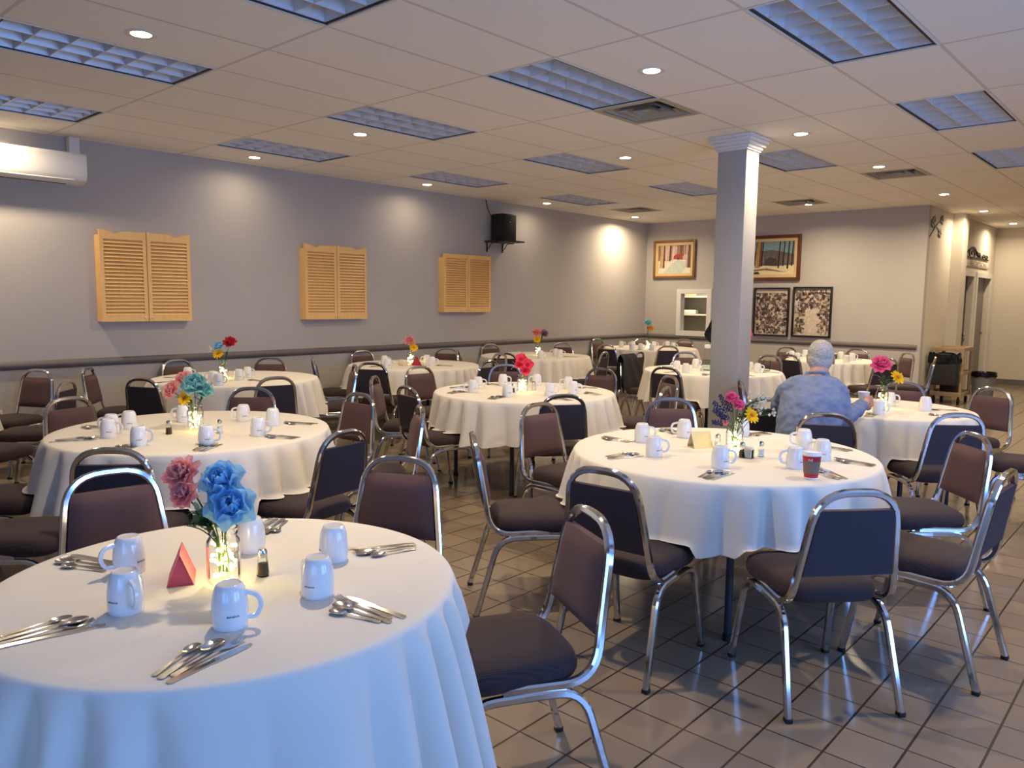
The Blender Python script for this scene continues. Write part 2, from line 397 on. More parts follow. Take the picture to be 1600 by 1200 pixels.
for i, (x0, x1) in enumerate(WIN):
    e = structure(empty('window_%d' % (i+2)))
    b = MB(); frame_box(b, x0, x1, WIN_Z0, WIN_Z1, WIN_Y-0.11, WIN_Y-0.04, 0.05); b.span(((x0+x1)/2-0.02, WIN_Y-0.1, WIN_Z0+0.05), ((x0+x1)/2+0.02, WIN_Y-0.05, WIN_Z1-0.05))
    b.build('window_frame', M['white_trim'], e, False)
    MB().span((x0+0.04, WIN_Y-0.078, WIN_Z0+0.04), (x1-0.04, WIN_Y-0.072, WIN_Z1-0.04)).build('pane', M['glass'], e, False)
for i, (y0, y1) in enumerate(SWIN):
    e = structure(empty('window_%d' % (i+4)))
    b = MB()
    for a, c in (((EX+0.04, y0, WIN_Z0), (EX+0.11, y0+0.05, WIN_Z1)), ((EX+0.04, y1-0.05, WIN_Z0), (EX+0.11, y1, WIN_Z1)), ((EX+0.04, y0+0.05, WIN_Z0), (EX+0.11, y1-0.05, WIN_Z0+0.05)), ((EX+0.04, y0+0.05, WIN_Z1-0.05), (EX+0.11, y1-0.05, WIN_Z1)), ((EX+0.05, (y0+y1)/2-0.02, WIN_Z0+0.05), (EX+0.1, (y0+y1)/2+0.02, WIN_Z1-0.05))): b.span(a, c)
    b.build('window_frame', M['white_trim'], e, False)
    MB().span((EX+0.072, y0+0.04, WIN_Z0+0.04), (EX+0.078, y1-0.04, WIN_Z1-0.04)).build('pane', M['glass'], e, False)
# back wall with the serving window
SW = (-7.40, -6.74, 0.925, 1.745)
b = MB(); b.span((WX-0.15, BY, 0), (SW[0]+0.05, BY+0.14, CZ+0.02)); b.span((SW[1]-0.05, BY, 0), (PX, BY+0.14, CZ+0.02))
b.span((SW[0]+0.05, BY, 0), (SW[1]-0.05, BY+0.14, SW[2]+0.05)); b.span((SW[0]+0.05, BY, SW[3]-0.05), (SW[1]-0.05, BY+0.14, CZ+0.02))
structure(b.build('wall_back', M['wall'], None, False))
e = structure(empty('window_1'))
b = MB(); frame_box(b, SW[0]-0.02, SW[1]+0.02, SW[2]-0.02, SW[3]+0.02, BY-0.035, BY+0.01, 0.085); b.build('window_frame', M['white_trim'], e, False)
b = MB(); frame_box(b, SW[0]+0.045, SW[1]-0.045, SW[2]+0.045, SW[3]-0.045, BY+0.02, BY+0.10, 0.025); b.build('sash', M['white_trim'], e, False)
MB().span((SW[0]+0.06, BY+0.055, SW[2]+0.06), (SW[1]-0.06, BY+0.061, SW[3]-0.06)).build('pane', M['glass'], e, False)
# kitchen nook behind the serving window
b = MB(); b.span((SW[0]-0.8, BY+1.5, 0.4), (SW[1]+0.8, BY+1.55, 2.4)); b.span((SW[0]-0.85, BY+0.14, 0.4), (SW[0]-0.8, BY+1.55, 2.4)); b.span((SW[1]+0.8, BY+0.14, 0.4), (SW[1]+0.85, BY+1.55, 2.4))
b.span((SW[0]-0.85, BY+0.14, 2.4), (SW[1]+0.85, BY+1.55, 2.45)); b.span((SW[0]-0.85, BY+0.14, 0.35), (SW[1]+0.85, BY+1.55, 0.4))
structure(b.build('wall_kitchen', mat('kitchen paint', (150, 146, 134), 0.6, noise=0.03), None, False))
ld = bpy.data.lights.new('kitchen_light', 'AREA'); ld.shape = 'DISK'; ld.size = 0.25; ld.energy = 30; ld.color = WARM
lo = bpy.data.objects.new('kitchen_light', ld); C.objects.link(lo); lo.location = (SW[0]+0.1, BY+0.75, 2.38)
t = tag(empty('shelf_unit', (SW[0]-0.72, BY+1.3, 0.4)), 'pale kitchen shelf unit seen through the serving window', 'shelf')
b = MB()
for z in (0.86, 1.22): b.span((-0.12, -0.2, z), (1.0, 0.19, z+0.03))
b.build('shelf', M['white_trim'], t, False)
b = MB(); b.span((-0.14, -0.2, 0), (-0.10, 0.19, 1.6)); b.span((1.0, -0.2, 0), (1.04, 0.19, 1.6)); b.build('upright', M['white_trim'], t, False)
for i, (x, z, dx, dz, mm, lab) in enumerate([(0.05, 1.25, 0.16, 0.10, M['kraft'], 'brown box at the left end of the upper kitchen shelf'), (0.26, 1.25, 0.2, 0.07, M['linen'], 'tan tray of buns on the upper kitchen shelf'),
        (0.04, 0.89, 0.14, 0.11, M['kraft'], 'brown box at the left of the lower kitchen shelf'), (0.3, 0.89, 0.22, 0.08, M['paper_white'], 'stack of white boxes on the lower kitchen shelf')]):
    tag(MB().box((0, 0, dz/2), (dx, 0.22, dz), None, 0.012).build('storage_box', mm, None, True, 40, (SW[0]-0.72+x, BY+1.24, 0.4+z)), lab, 'box', 'boxes on the kitchen shelves')
# bulkhead corner, pilaster, door wall, far wall
structure(MB().span((PX-0.15, BY+0.14, 0), (PX, 14.28, CZ+0.02)).build('wall_corner', M['wall_light'], None, False))
structure(MB().span((PX-0.15, 14.28, 0), (-3.075, 14.62, CZ+0.02)).build('wall_pilaster', M['wall_light'], None, False))
DX = -3.2; D1 = (15.14, 15.81); D2 = (16.12, 17.22); DH = 2.03
b = MB(); b.span((DX-0.15, 14.62, 0), (DX, D1[0], CZ+0.02)); b.span((DX-0.15, D1[1], 0), (DX, D2[0], CZ+0.02)); b.span((DX-0.15, D2[1], 0), (DX, FY, CZ+0.02))
b.span((DX-0.15, D1[0], DH), (DX, D1[1], CZ+0.02)); b.span((DX-0.15, D2[0], DH), (DX, D2[1], CZ+0.02))
structure(b.build('wall_doors', M['wall_light'], None, False))
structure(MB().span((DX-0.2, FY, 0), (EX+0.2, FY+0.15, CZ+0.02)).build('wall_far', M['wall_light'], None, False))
for i, ((y0, y1), mm) in enumerate([(D1, M['door_dark']), (D2, M['door'])]):
    e = structure(empty('door_%d' % (i+1)))
    MB().span((DX-0.13, y0+0.005, 0.01), (DX-0.09, y1-0.005, DH-0.005)).build('door_leaf', mm, e, False)  # leaf painted dim to stand in for the room seen through the opening
    b = MB(); b.span((DX, y0-0.09, 0), (DX+0.02, y0, DH+0.09)); b.span((DX, y1, 0), (DX+0.02, y1+0.09 if i == 0 else y1+0.22, DH+0.09)); b.span((DX, y0, DH), (DX+0.02, y1, DH+0.09))
    b.build('door_frame', M['white_trim'], e, False)
    if i == 1: MB().span((DX-0.09, y0+0.04, 0.85), (DX-0.082, y0+0.20, 1.42)).build('lit_pane', M['lit_pane'], e, False)
    MB().ball((DX-0.07, y1-0.08, 1.0), 0.025).build('door_handle', M['steel'], e)
# rails and baseboards
def rail_prof(x, z): return [(x, z-0.04), (x+0.018, z-0.034), (x+0.026, z-0.012), (x+0.030, z), (x+0.024, z+0.02), (x+0.012, z+0.036), (x, z+0.04)]
RZ = 0.879
structure(MB().prism(rail_prof(WX, RZ), 1, WIN_Y, BY).build('trim_1', M['rail'], None, True, 60))
structure(MB().prism([(BY-(p[0]-WX), p[1]) for p in rail_prof(WX, RZ)], 0, WX, SW[0]-0.02).build('trim_2', M['rail'], None, True, 60))
structure(MB().prism([(BY-(p[0]-WX), p[1]) for p in rail_prof(WX, RZ)], 0, SW[0]-0.02, PX-0.05).build('trim_3', M['rail'], None, True, 60))
structure(MB().span((WX, WIN_Y, 0), (WX+0.015, BY, 0.11)).build('baseboard_left', M['rail'], None, False))
structure(MB().span((WX, BY-0.015, 0), (PX, BY, 0.11)).build('baseboard_back', M['rail'], None, False))
structure(MB().span((DX, FY-0.015, 0), (EX, FY, 0.11)).build('baseboard_far', M['rail'], None, False))
structure(MB().span((EX-0.015, WIN_Y, 0), (EX, FY, 0.11)).build('baseboard_right', M['rail'], None, False))
# column
e = structure(empty('column'))
X0, X1, Y0, Y1 = -3.425, -3.15, 6.56, 6.81
MB().span((X0, Y0, 0), (X1, Y1, CZ), 0.004).build('shaft', M['column'], e)
b = MB()
for k, (o, z0, z1) in enumerate([(0.012, 2.872, 2.89), (0.025, 2.89, 2.915), (0.045, 2.915, 2.945), (0.062, 2.945, 2.972), (0.075, 2.972, 2.999)]):
    b.span((X0-o, Y0-o, z0), (X1+o, Y1+o, z1), 0.004)
b.build('crown_moulding', M['white_trim'], e)
b = MB(); b.span((X0-0.015, Y0-0.015, 0), (X1+0.015, Y1+0.015, 0.1), 0.004); b.build('base_moulding', M['white_trim'], e)

# ------------------------------------------------------------------ ceiling fixtures
def make_troffer():
    t = empty('ceiling_troffer'); W, L = 0.6096, 1.2192; i_ = 0.012
    b = MB(); x, y = W/2, L/2
    for sx in (-1, 1): b.span((min(sx*x, sx*(x-i_)), -y, -0.004), (max(sx*x, sx*(x-i_)), y, 0.012))
    for sy in (-1, 1): b.span((-x+i_, min(sy*y, sy*(y-i_)), -0.004), (x-i_, max(sy*y, sy*(y-i_)), 0.012))
    b.build('frame', M['white_trim'], t, False)
    b = MB(); x -= i_; y -= i_; g = 0.020
    for sx in (-1, 1): b.span((min(sx*x, sx*(x-g)), -y, 0.002), (max(sx*x, sx*(x-g)), y, 0.03))
    for sy in (-1, 1): b.span((-x, min(sy*y, sy*(y-g)), 0.004), (x, max(sy*y, sy*(y-g)), 0.03))
    b.build('shadow_gap', M['dark_edge'], t, False)  # solid black strips painted in for the shade of the gap
    b = MB(); b.span((-x, -y, 0.15), (x, y, 0.16)); b.span((-x, -y, 0.03), (-x+0.004, y, 0.15)); b.span((x-0.004, -y, 0.03), (x, y, 0.15)); b.span((-x, -y, 0.03), (x, -y+0.004, 0.15)); b.span((-x, y-0.004, 0.03), (x, y, 0.15))
    b.build('reflector', M['pan'], t, False)
    b = MB(); x -= g; y -= g; nx, ny = 3, 6
    def blade(p0, p1, n):                      # parabolic V-section blade, open side up
        d = Vector((-(p1[1]-p0[1]), p1[0]-p0[0], 0)).normalized()
        rows = [(0.003, 0.006), (0.006, 0.03), (0.014, 0.055), (0.028, 0.085)]
        for s_ in (-1, 1):
            vs = []
            for o, z in rows:
                for p in (p0, p1): vs.append(Vector((p[0], p[1], z))+d*(o*s_))
            b.add(vs, [(0, 1, 3, 2), (2, 3, 5, 4), (4, 5, 7, 6)])
        b.add([Vector((p0[0], p0[1], 0.006))+d*0.003, Vector((p1[0], p1[1], 0.006))+d*0.003, Vector((p1[0], p1[1], 0.006))-d*0.003, Vector((p0[0], p0[1], 0.006))-d*0.003], [(0, 1, 2, 3)])
    for k in range(nx+1): X = -x+2*x*k/nx; blade((X, -y), (X, y), 0)
    for k in range(ny+1): Y = -y+2*y*k/ny; blade((-x, Y), (x, Y), 0)
    b.build('louver', M['alu'], t, True, 60)
    for X in (-0.18, 0, 0.18): MB().tube([(X, -0.56, 0.115), (X, 0.56, 0.115)], 0.013, 8).build('lamp_tube', M['paper_white'], t)
    remember(t); return t
TROF_L = ['largest ceiling troffer in the second row, left of the square vent', 'unlit ceiling troffer above the middle shutters, third from left wall', 'unlit ceiling troffer beside the left wall, above the first shutters gap',
 'small ceiling troffer along the left wall, above the third shutters', 'ceiling troffer midway between speaker and column', 'large ceiling troffer at the top right of the photo', 'wide ceiling troffer at the right, below the largest one',
 'ceiling troffer right beside the column top', 'ceiling troffer cut by the right edge of the photo', 'long ceiling troffer at the far top left, behind the bright downlight', 'ceiling troffer cut by the top edge, left of centre',
 'ceiling troffer cut by the left edge, above the air conditioner', 'distant ceiling troffer just left of the column', 'distant ceiling troffer near the far left corner, right of the speaker']
tp = make_troffer(); first = True
for k, (c, r) in enumerate(TROF):
    o = tp if first else copy_tree(tp); first = False
    o.location = (gx(c)+0.3048, gy(r)+0.6096, CZ)
    tag(o, TROF_L[k], 'ceiling light', 'louvered ceiling troffers')
VL = ['square ceiling vent beside the large troffer, near the centre', 'distant ceiling vent near the far left corner', 'distant ceiling vent right of the column', 'ceiling vent right of the column beside a bright downlight']
def make_vent():
    t = empty('ceiling_vent'); W = 0.3048
    b = MB(); b.span((-W, -W, 0.10), (W, W, 0.11)); b.build('duct', M['dark_edge'], t, False)
    b = MB(); frame_rings = [(W, W-0.05)]
    for o, i in frame_rings:
        b.span((-o, -o, -0.004), (-i, o, 0.006)); b.span((i, -o, -0.004), (o, o, 0.006)); b.span((-i, -o, -0.004), (i, -i, 0.006)); b.span((-i, i, -0.004), (i, o, 0.006))
    b.build('frame', M['bronze'], t, False)
    b = MB()
    for k in range(3):                          # nested sloping cones
        o = 0.240-0.078*k; i = o-0.032
        ring = [(-1, -1), (1, -1), (1, 1), (-1, 1)]
        vs = [(o*a, o*c_, 0.0) for a, c_ in ring]+[(i*a, i*c_, 0.05) for a, c_ in ring]
        b.add(vs, [(q, (q+1) % 4, 4+(q+1) % 4, 4+q) for q in range(4)])
    b.add([(-0.03, -0.03, 0.01), (0.03, -0.03, 0.01), (0.03, 0.03, 0.01), (-0.03, 0.03, 0.01)], [(0, 1, 2, 3)])
    b.build('diffuser', M['bronze'], t, False); remember(t); return t
vp = make_vent()
for k, (c, r) in enumerate(VENT):
    o = vp if k == 0 else copy_tree(vp); o.location = (gx(c)+0.3048, gy(r)+0.3048, CZ); tag(o, VL[k], 'air vent', 'square ceiling vents')
def make_down():
    t = empty('ceiling_downlight')
    MB().lathe([(0.055, -0.002), (0.075, -0.004), (0.088, -0.002), (0.09, 0.0)], 28, cap0=False, cap1=False).build('trim_ring', M['white_trim'], t)
    MB().lathe([(0.0, -0.0035), (0.03, -0.0034), (0.055, -0.0025)], 28, cap0=False, cap1=False).build('lens', M['lamp'], t)
    remember(t); return t
DL = [(-1.5, -1.5, 'bright ceiling downlight at the top left of the photo'), (1.5, 0.5, 'ceiling downlight right of the square vent and large troffer'), (-3.5, 0.5, 'ceiling downlight below the troffer in the left half'),
 (-6.5, 0.5, 'ceiling downlight nearest the left wall, above the second shutters'), (-6.5, 2.5, 'ceiling downlight by the left wall above the third shutters'), (-6.5, 4.5, 'ceiling downlight by the left wall, right of the speaker'),
 (-6.5, 6.5, 'ceiling downlight in the far left corner'), (-1.5, 2.5, 'ceiling downlight just left of the column top'), (1.5, 2.5, 'ceiling downlight just right of the column top'), (1.5, 4.25, 'bright ceiling downlight beside the small vent right of the column'),
 (1.5, 6.5, 'ceiling downlight above the corner with the flower ornament'), (1.5, 8.5, 'ceiling downlight in front of the pilaster'), (1.5, 10.5, 'ceiling downlight above the far doors'), (-1.5, 6.5, 'ceiling downlight above the dark painting'),
 (-6.5, -1.5, None), (1.5, -1.5, None), (5.5, 0.5, None), (5.5, 2.5, None), (5.5, 6.5, None), (5.5, 10.0, None), (9.5, 4.5, None), (-1.5, 4.5, None)]  # unlabelled ones are unseen, mostly added to give the hall and right-hand tables light
dp = make_down(); dlight = bpy.data.lights.new('downlight_beam', 'AREA'); dlight.shape = 'DISK'; dlight.size = 0.11; dlight.energy = DOWN_W; dlight.color = WARM; dlight.spread = math.radians(160)
DIM = {}; LEV = {(-1.5, -1.5): 0.26, (1.5, -1.5): 1.55, (1.5, 0.5): 1.1, (5.5, 0.5): 1.2}
for k, (c, r, lab) in enumerate(DL):
    o = dp if k == 0 else copy_tree(dp); o.location = (gx(c), gy(r), CZ)
    tag(o, lab or 'round ceiling downlight out of the picture, above the near end of the hall', 'downlight', 'round ceiling downlights' if lab else 'downlights outside the picture')
    k_ = 0.17 if c == -6.5 and 0 < r < 6 else LEV[(c, r)] if (c, r) in LEV else 0.8 if r > 8 else 1.35 if r >= 6 else 1.0
    ldata = dlight if k_ == 1.0 else DIM.setdefault(k_, dlight.copy()); ldata.energy = DOWN_W*k_
    lo = bpy.data.objects.new('downlight_beam', ldata); C.objects.link(lo); lo.location = (0, 0, -0.012); lo.parent = o; lo['kind'] = 'helper'

# ------------------------------------------------------------------ wall things
def shutter_cabinet(y0, y1, z0, z1, arched, label):
    t = tag(empty('shutter_cabinet', (WX, (y0+y1)/2, z0)), label, 'shutters', 'pine louvered shutters on the left wall')
    w_ = y1-y0; h = z1-z0; d = 0.09
    b = MB(); b.span((0, -w_/2, 0), (d, -w_/2+0.018, h-0.05)); b.span((0, w_/2-0.018, 0), (d, w_/2, h-0.05)); b.span((0, -w_/2+0.018, 0), (d, w_/2-0.018, 0.018)); b.span((0, -w_/2+0.018, h-0.075), (d, w_/2-0.018, h-0.057))
    b.span((0, -w_/2+0.018, 0.018), (0.006, w_/2-0.018, h-0.075)); b.build('box_frame', M['pine'], t, False)
    for s in (-1, 1):
        b = MB(); c = s*w_/4; hw = w_/4-0.004; x0, x1 = d, d+0.025; st = 0.036
        b.span((x0, c-hw, 0), (x1, c-hw+st, h)); b.span((x0, c+hw-st, 0), (x1, c+hw, h)); b.span((x0, c-hw+st, 0), (x1, c+hw-st, 0.06))
        if arched:                              # scalloped top rail, high at the middle of the pair and at the outer edge
            n = 16; pts = [(c-hw+st, h-0.09)]+[(c+hw-st, h-0.09)]
            for k in range(n+1):
                u = 1-k/n; yy = c-hw+st+(2*hw-2*st)*u; q = (u if s > 0 else 1-u)     # q = 0 at the centre stile
                pts.append((yy, h-0.003-0.030*math.exp(-((q-0.70)/0.15)**2)-0.006*(1-q)))
            b.prism(pts, 0, x0, x1)
        else: b.span((x0, c-hw+st, h-0.06), (x1, c+hw-st, h))
        top = h-(0.09 if arched else 0.06); n = 21
        for k in range(n):
            z = 0.06+(top-0.06)*(k+0.5)/n
            b.box((d+0.012, c, z), (0.040, 2*hw-2*st, 0.006), Matrix.Rotation(math.radians(55), 3, 'Y'))
        dr = b.build('shutter_door', M['pine'], t, False)
        MB().ball((d+0.036, s*0.035, 0.035), 0.011).build('knob', M['knob'], dr)
shutter_cabinet(2.94, 3.84, 1.275, 2.165, True, 'large pine shutters nearest, left of the others on the left wall')
shutter_cabinet(5.22, 6.13, 1.272, 2.165, True, 'middle pine shutters of the three on the left wall')
shutter_cabinet(7.46, 8.41, 1.348, 2.165, False, 'smallest flat-topped pine shutters, below the black speaker')
# speaker on its shelf
t = tag(empty('speaker_shelf', (WX, 8.62, 2.40)), 'small black bracket shelf under the wall speaker', 'shelf')
MB().span((0, -0.24, -0.02), (0.40, 0.22, 0), 0.004).build('board', M['black'], t)
for y in (-0.19, 0.15):
    MB().tube([(0.012, y, -0.02), (0.012, y, -0.16)], 0.010, 6).tube(fillet([(0.012, y, -0.12), (0.06, y, -0.10), (0.10, y, -0.03), (0.24, y, -0.03)], 0.04), 0.006, 6).build('bracket', M['black_metal'], t)
t = tag(empty('speaker', (WX+0.19, 8.60, 2.40)), 'black loudspeaker standing on a bracket shelf high on left wall', 'speaker')
MB().box((0, 0, 0.195), (0.24, 0.30, 0.39), None, 0.015).build('cabinet', M['black'], t)
MB().box((0.123, 0, 0.195), (0.01, 0.27, 0.36), None, 0.004).build('grille', mat('speaker grille', (30, 30, 31), 0.7, noise=0.3, nscale=200), t)
MB().box((0.130, 0.0, 0.27), (0.004, 0.03, 0.012)).build('badge', M['steel'], t)
tag(MB().tube([(WX+0.012, 8.40, 2.998), (WX+0.02, 8.41, 2.92), (WX+0.05, 8.43, 2.82), (WX+0.075, 8.46, 2.74)], 0.006, 6).build('speaker_cable', M['black']), 'thin dark cable from the ceiling down to the wall speaker', 'cable')
# air conditioner
t = tag(empty('air_conditioner', (WX, 2.30, 2.56)), 'white wall air conditioner cut by the left edge', 'air conditioner')
pr = [(0, 0), (0.12, 0.0), (0.19, 0.03), (0.215, 0.075), (0.215, 0.25), (0.20, 0.275), (0, 0.275)]
MB().prism(pr, 1, -0.42, 0.53).build('body', M['ac'], t, True, 30)
MB().box((0.105, 0.02, -0.002), (0.016, 0.72, 0.006)).build('air_slot', M['dark_edge'], t)
MB().box((0.172, 0.02, 0.022), (0.05, 0.80, 0.008), Matrix.Rotation(math.radians(-24), 3, 'Y')).build('flap', M['ac'], t)
MB().span((0.0, 0.43, 0.275), (0.09, 0.52, 0.438), 0.004).build('pipe_cover', M['ac'], t)
t = tag(empty('wall_outlet', (WX, 2.05, 0.42)), 'beige wall outlet low on the left wall', 'outlet')
MB().span((0, -0.035, -0.06), (0.008, 0.035, 0.06), 0.003).build('plate', M['sock'], t); MB().span((0.008, -0.02, -0.035), (0.010, 0.02, 0.035)).build('socket', M['rail'], t)
# framed pictures on the back wall
def picture(name, x0, x1, z0, z1, fm, fw, liner, label, cat, paint):
    t = tag(empty(name, ((x0+x1)/2, BY, (z0+z1)/2)), label, cat)
    W, H = (x1-x0)/2, (z1-z0)/2; b = MB()
    for (a, c, e_, g) in ((-W, -H, -W+fw, H), (W-fw, -H, W, H), (-W+fw, -H, W-fw, -H+fw), (-W+fw, H-fw, W-fw, H)): b.span((a, -0.045, c), (e_, 0, g), 0.004)
    b.build('frame', fm, t)
    w2, h2 = W-fw, H-fw
    if liner:
        b = MB()
        for (a, c, e_, g) in ((-w2, -h2, -w2+liner, h2), (w2-liner, -h2, w2, h2), (-w2+liner, -h2, w2-liner, -h2+liner), (-w2+liner, h2-liner, w2-liner, h2)): b.span((a, -0.028, c), (e_, -0.004, g))
        b.build('liner', M['linen'], t, False); w2 -= liner; h2 -= liner
    mats, shapes = paint(w2, h2); b = MB()
    for k, (mi, pts) in enumerate(shapes):
        b.mi = mi; y = -0.012-0.00001*k; b.add([(p[0], y, p[1]) for p in pts], [tuple(range(len(pts)))])
    me = b.mesh('canvas', mats, False)
    for p in me.polygons:
        if p.normal.y > 0: p.flip()
    obj('canvas', me, t)
    return t
def poly(x0, z0, x1, z1): return [(x0, z0), (x1, z0), (x1, z1), (x0, z1)]
pc = {}
def pm(c, n=0.25):
    if c not in pc: pc[c] = mat('paint %d %d %d' % c, c, 0.6, noise=n, nscale=28)
    return pc[c]
def winter(w_, h):
    cols = [(150, 112, 92), (228, 218, 200), (160, 60, 52), (104, 72, 56), (214, 186, 170), (196, 204, 190), (196, 160, 110), (70, 46, 38), (206, 174, 160)]
    rnd = random.Random(3); sh = [(0, poly(-w_, -h, w_, h))]
    for k in range(26):
        x = rnd.uniform(-w_, w_); d = rnd.uniform(0.008, 0.02); sh.append((rnd.choice([4, 8, 3, 4]), [(x, -0.05*h), (x+d, -0.05*h), (x+d+rnd.uniform(-.02, .02), h), (x-0.004, h)]))
    sh.append((1, [(-w_, -h), (w_, -h), (w_, -0.08*h), (0, 0.0), (-0.4*w_, -0.12*h), (-w_, -0.1*h)]))
    sh.append((5, [(-0.7*w_, -h), (0.5*w_, -h), (0.85*w_, -0.25*h), (0.2*w_, -0.05*h), (-0.1*w_, -0.25*h)]))
    sh += [(2, [(-0.05*w_, 0.0), (0.6*w_, 0.0), (0.6*w_, 0.22*h), (0.5*w_, 0.36*h), (0.1*w_, 0.36*h), (-0.05*w_, 0.22*h)]), (8, [(0.5*w_, 0.0), (0.85*w_, 0.0), (0.85*w_, 0.2*h), (0.68*w_, 0.38*h), (0.5*w_, 0.2*h)]), (7, poly(0.16*w_, -0.03*h, 0.3*w_, 0.1*h))]
    for x, c, d in ((-0.82, 6, 0.035), (-0.66, 3, 0.02), (-0.5, 8, 0.014), (-0.28, 7, 0.012), (-0.12, 4, 0.016), (0.86, 3, 0.03), (0.97, 7, 0.02), (0.72, 8, 0.014)):
        sh.append((c, [(x*w_-d, -0.62*h if abs(x) > 0.6 else -0.15*h), (x*w_+d, -0.62*h if abs(x) > 0.6 else -0.15*h), (x*w_+d*0.5+0.015, h), (x*w_-d*0.3, h)]))
    return [pm(c) for c in cols], sh
def forest(w_, h):
    cols = [(96, 92, 96), (126, 158, 168), (224, 206, 168), (112, 66, 48), (54, 34, 26), (176, 140, 92), (70, 62, 62), (150, 120, 104), (128, 106, 84)]
    rnd = random.Random(5); sh = [(0, poly(-w_, -h, w_, h)), (1, [(-w_, 0.35*h), (0, 0.5*h), (w_, 0.2*h), (w_, h), (-w_, h)])]
    for k in range(22):
        x = rnd.uniform(-w_, w_); d = rnd.uniform(0.012, 0.03); z = rnd.uniform(0, 0.6); sh.append((rnd.choice([3, 7, 0, 8]), [(x, -0.3*h), (x+d, -0.3*h), (x+d*0.6, z*h), (x+d*0.3, z*h)]))
    sh += [(6, [(-0.35*w_, -0.5*h), (0.3*w_, -0.5*h), (0.2*w_, -0.05*h), (-0.1*w_, 0.05*h), (-0.3*w_, -0.1*h)]), (2, [(-w_, -h), (w_, -h), (w_, -0.42*h), (0.2*w_, -0.5*h), (-w_, -0.4*h)]), (8, [(-w_, -0.72*h), (-0.2*w_, -0.62*h), (0.7*w_, -0.88*h), (-0.3*w_, -0.74*h), (-w_, -0.82*h)]), (4, [(-w_, -0.9*h), (-0.6*w_, -0.82*h), (-0.5*w_, -0.98*h), (-w_, -h)])]
    for x, c, d, zb in ((-0.72, 4, 0.02, -0.5), (-0.64, 5, 0.045, -0.6), (-0.53, 3, 0.02, -0.5), (-0.45, 4, 0.012, -0.5), (0.3, 4, 0.014, -0.62), (0.5, 4, 0.014, -0.5), (0.7, 4, 0.016, -0.66), (0.88, 4, 0.014, -0.5)):
        sh.append((c, [(x*w_-d, zb*h), (x*w_+d, zb*h), (x*w_+d*0.7+0.02, h), (x*w_-d*0.7+0.02, h)]))
    return [pm(c) for c in cols], sh
def collage(seed, empty_part):
    def f(w_, h):
        cols = [(206, 190, 172), (70, 58, 52), (104, 90, 80), (140, 122, 110), (52, 44, 42), (110, 66, 60), (170, 156, 144), (88, 86, 98), (138, 112, 88), (190, 174, 158)]
        rnd = random.Random(seed); sh = [(0, poly(-w_, -h, w_, h))]
        for k in range(430):
            x = rnd.uniform(-w_, w_*0.86); z = rnd.uniform(-h, h*0.80); dw = rnd.uniform(0.015, 0.06); dh = rnd.uniform(0.02, 0.055)
            x1, z1 = min(x+dw, w_*0.97), min(z+dh, h*0.84)
            if empty_part and -0.45*w_ < (x+x1)/2 < 0.38*w_ and z < 0.08*h: continue
            sh.append((rnd.choice([1, 2, 3, 4, 5, 6, 7, 8, 9, 1, 2, 4, 1, 3, 2]), [(x, z), (x1, z+rnd.uniform(-.008, .008)), (x1, z1), (x+rnd.uniform(-.008, .008), z1)]))
        return [pm(c, 0.45) for c in cols], sh
    return f
picture('painting', -7.945, -7.068, 1.962, 2.665, M['gold_wood'], 0.045, 0.05, 'gilt framed winter painting with red barn on back wall', 'painting', winter)
picture('painting', -6.13, -5.13, 1.905, 2.667, M['dark_wood'], 0.055, 0.05, 'brown framed forest painting right of the column', 'painting', forest)
picture('photo_poster', -5.909, -5.284, 0.963, 1.787, M['black_frame'], 0.028, 0, 'black framed photo collage, left one below the forest painting', 'poster', collage(11, False))
pt = picture('photo_poster', -5.224, -4.58, 0.970, 1.80, M['black_frame'], 0.028, 0, 'black framed collage titled in capitals, behind the man', 'poster', collage(12, True))
picture('photo_poster', -6.42, -5.955, 0.963, 1.787, M['black_frame'], 0.028, 0, 'black framed poster mostly hidden behind the column', 'poster', collage(13, False))
def text_obj(name, body, size, m, parent, loc, rot, ext=0.001, align='CENTER'):
    cu = bpy.data.curves.new(name, 'FONT'); cu.body = body; cu.size = size; cu.extrude = ext; cu.align_x = align; cu.align_y = 'CENTER'
    tmp = bpy.data.objects.new(name, cu); C.objects.link(tmp); bpy.context.view_layer.update()
    me = bpy.data.meshes.new_from_object(tmp.evaluated_get(bpy.context.evaluated_depsgraph_get())); bpy.data.objects.remove(tmp)
    me.materials.clear(); me.materials.append(m); o = obj(name, me, parent); o.location = loc; o.rotation_euler = rot; return o
tx = text_obj('poster_title', "BON L' AMICALE", 0.092, M['black_frame'], pt, (-0.035, -0.022, 0.340), (PI/2, 0, 0)); tx.scale = (0.78, 1, 1)
# flower ornament on the corner wall
t = tag(empty('flower_ornament', (PX+0.004, 13.28, 2.70)), 'grey flower ornament high on the cream corner wall', 'wall ornament')
b = MB(); b.tube(fillet([(0.006, -0.36, -0.16), (0.006, -0.12, -0.02), (0.006, 0.02, 0.06), (0.006, 0.3, 0.14)], 0.1), 0.008, 6); b.tube(fillet([(0.006, -0.05, 0.02), (0.006, 0.1, -0.02), (0.006, 0.2, -0.06)], 0.05), 0.006, 6); b.tube([(0.006, -0.1, -0.01), (0.006, -0.16, 0.1)], 0.006, 6)
b.build('stem', M['rail'], t)
for y, z in ((0.30, 0.14), (0.2, -0.07), (-0.16, 0.10), (-0.24, 0.05)):
    b = MB()
    for k in range(5): a = 2*PI*k/5; b.ball((0.008, y+0.05*math.cos(a), z+0.045*math.sin(a)), (0.006, 0.035, 0.03), 8, 6)
    b.build('flower', M['rail'], t)
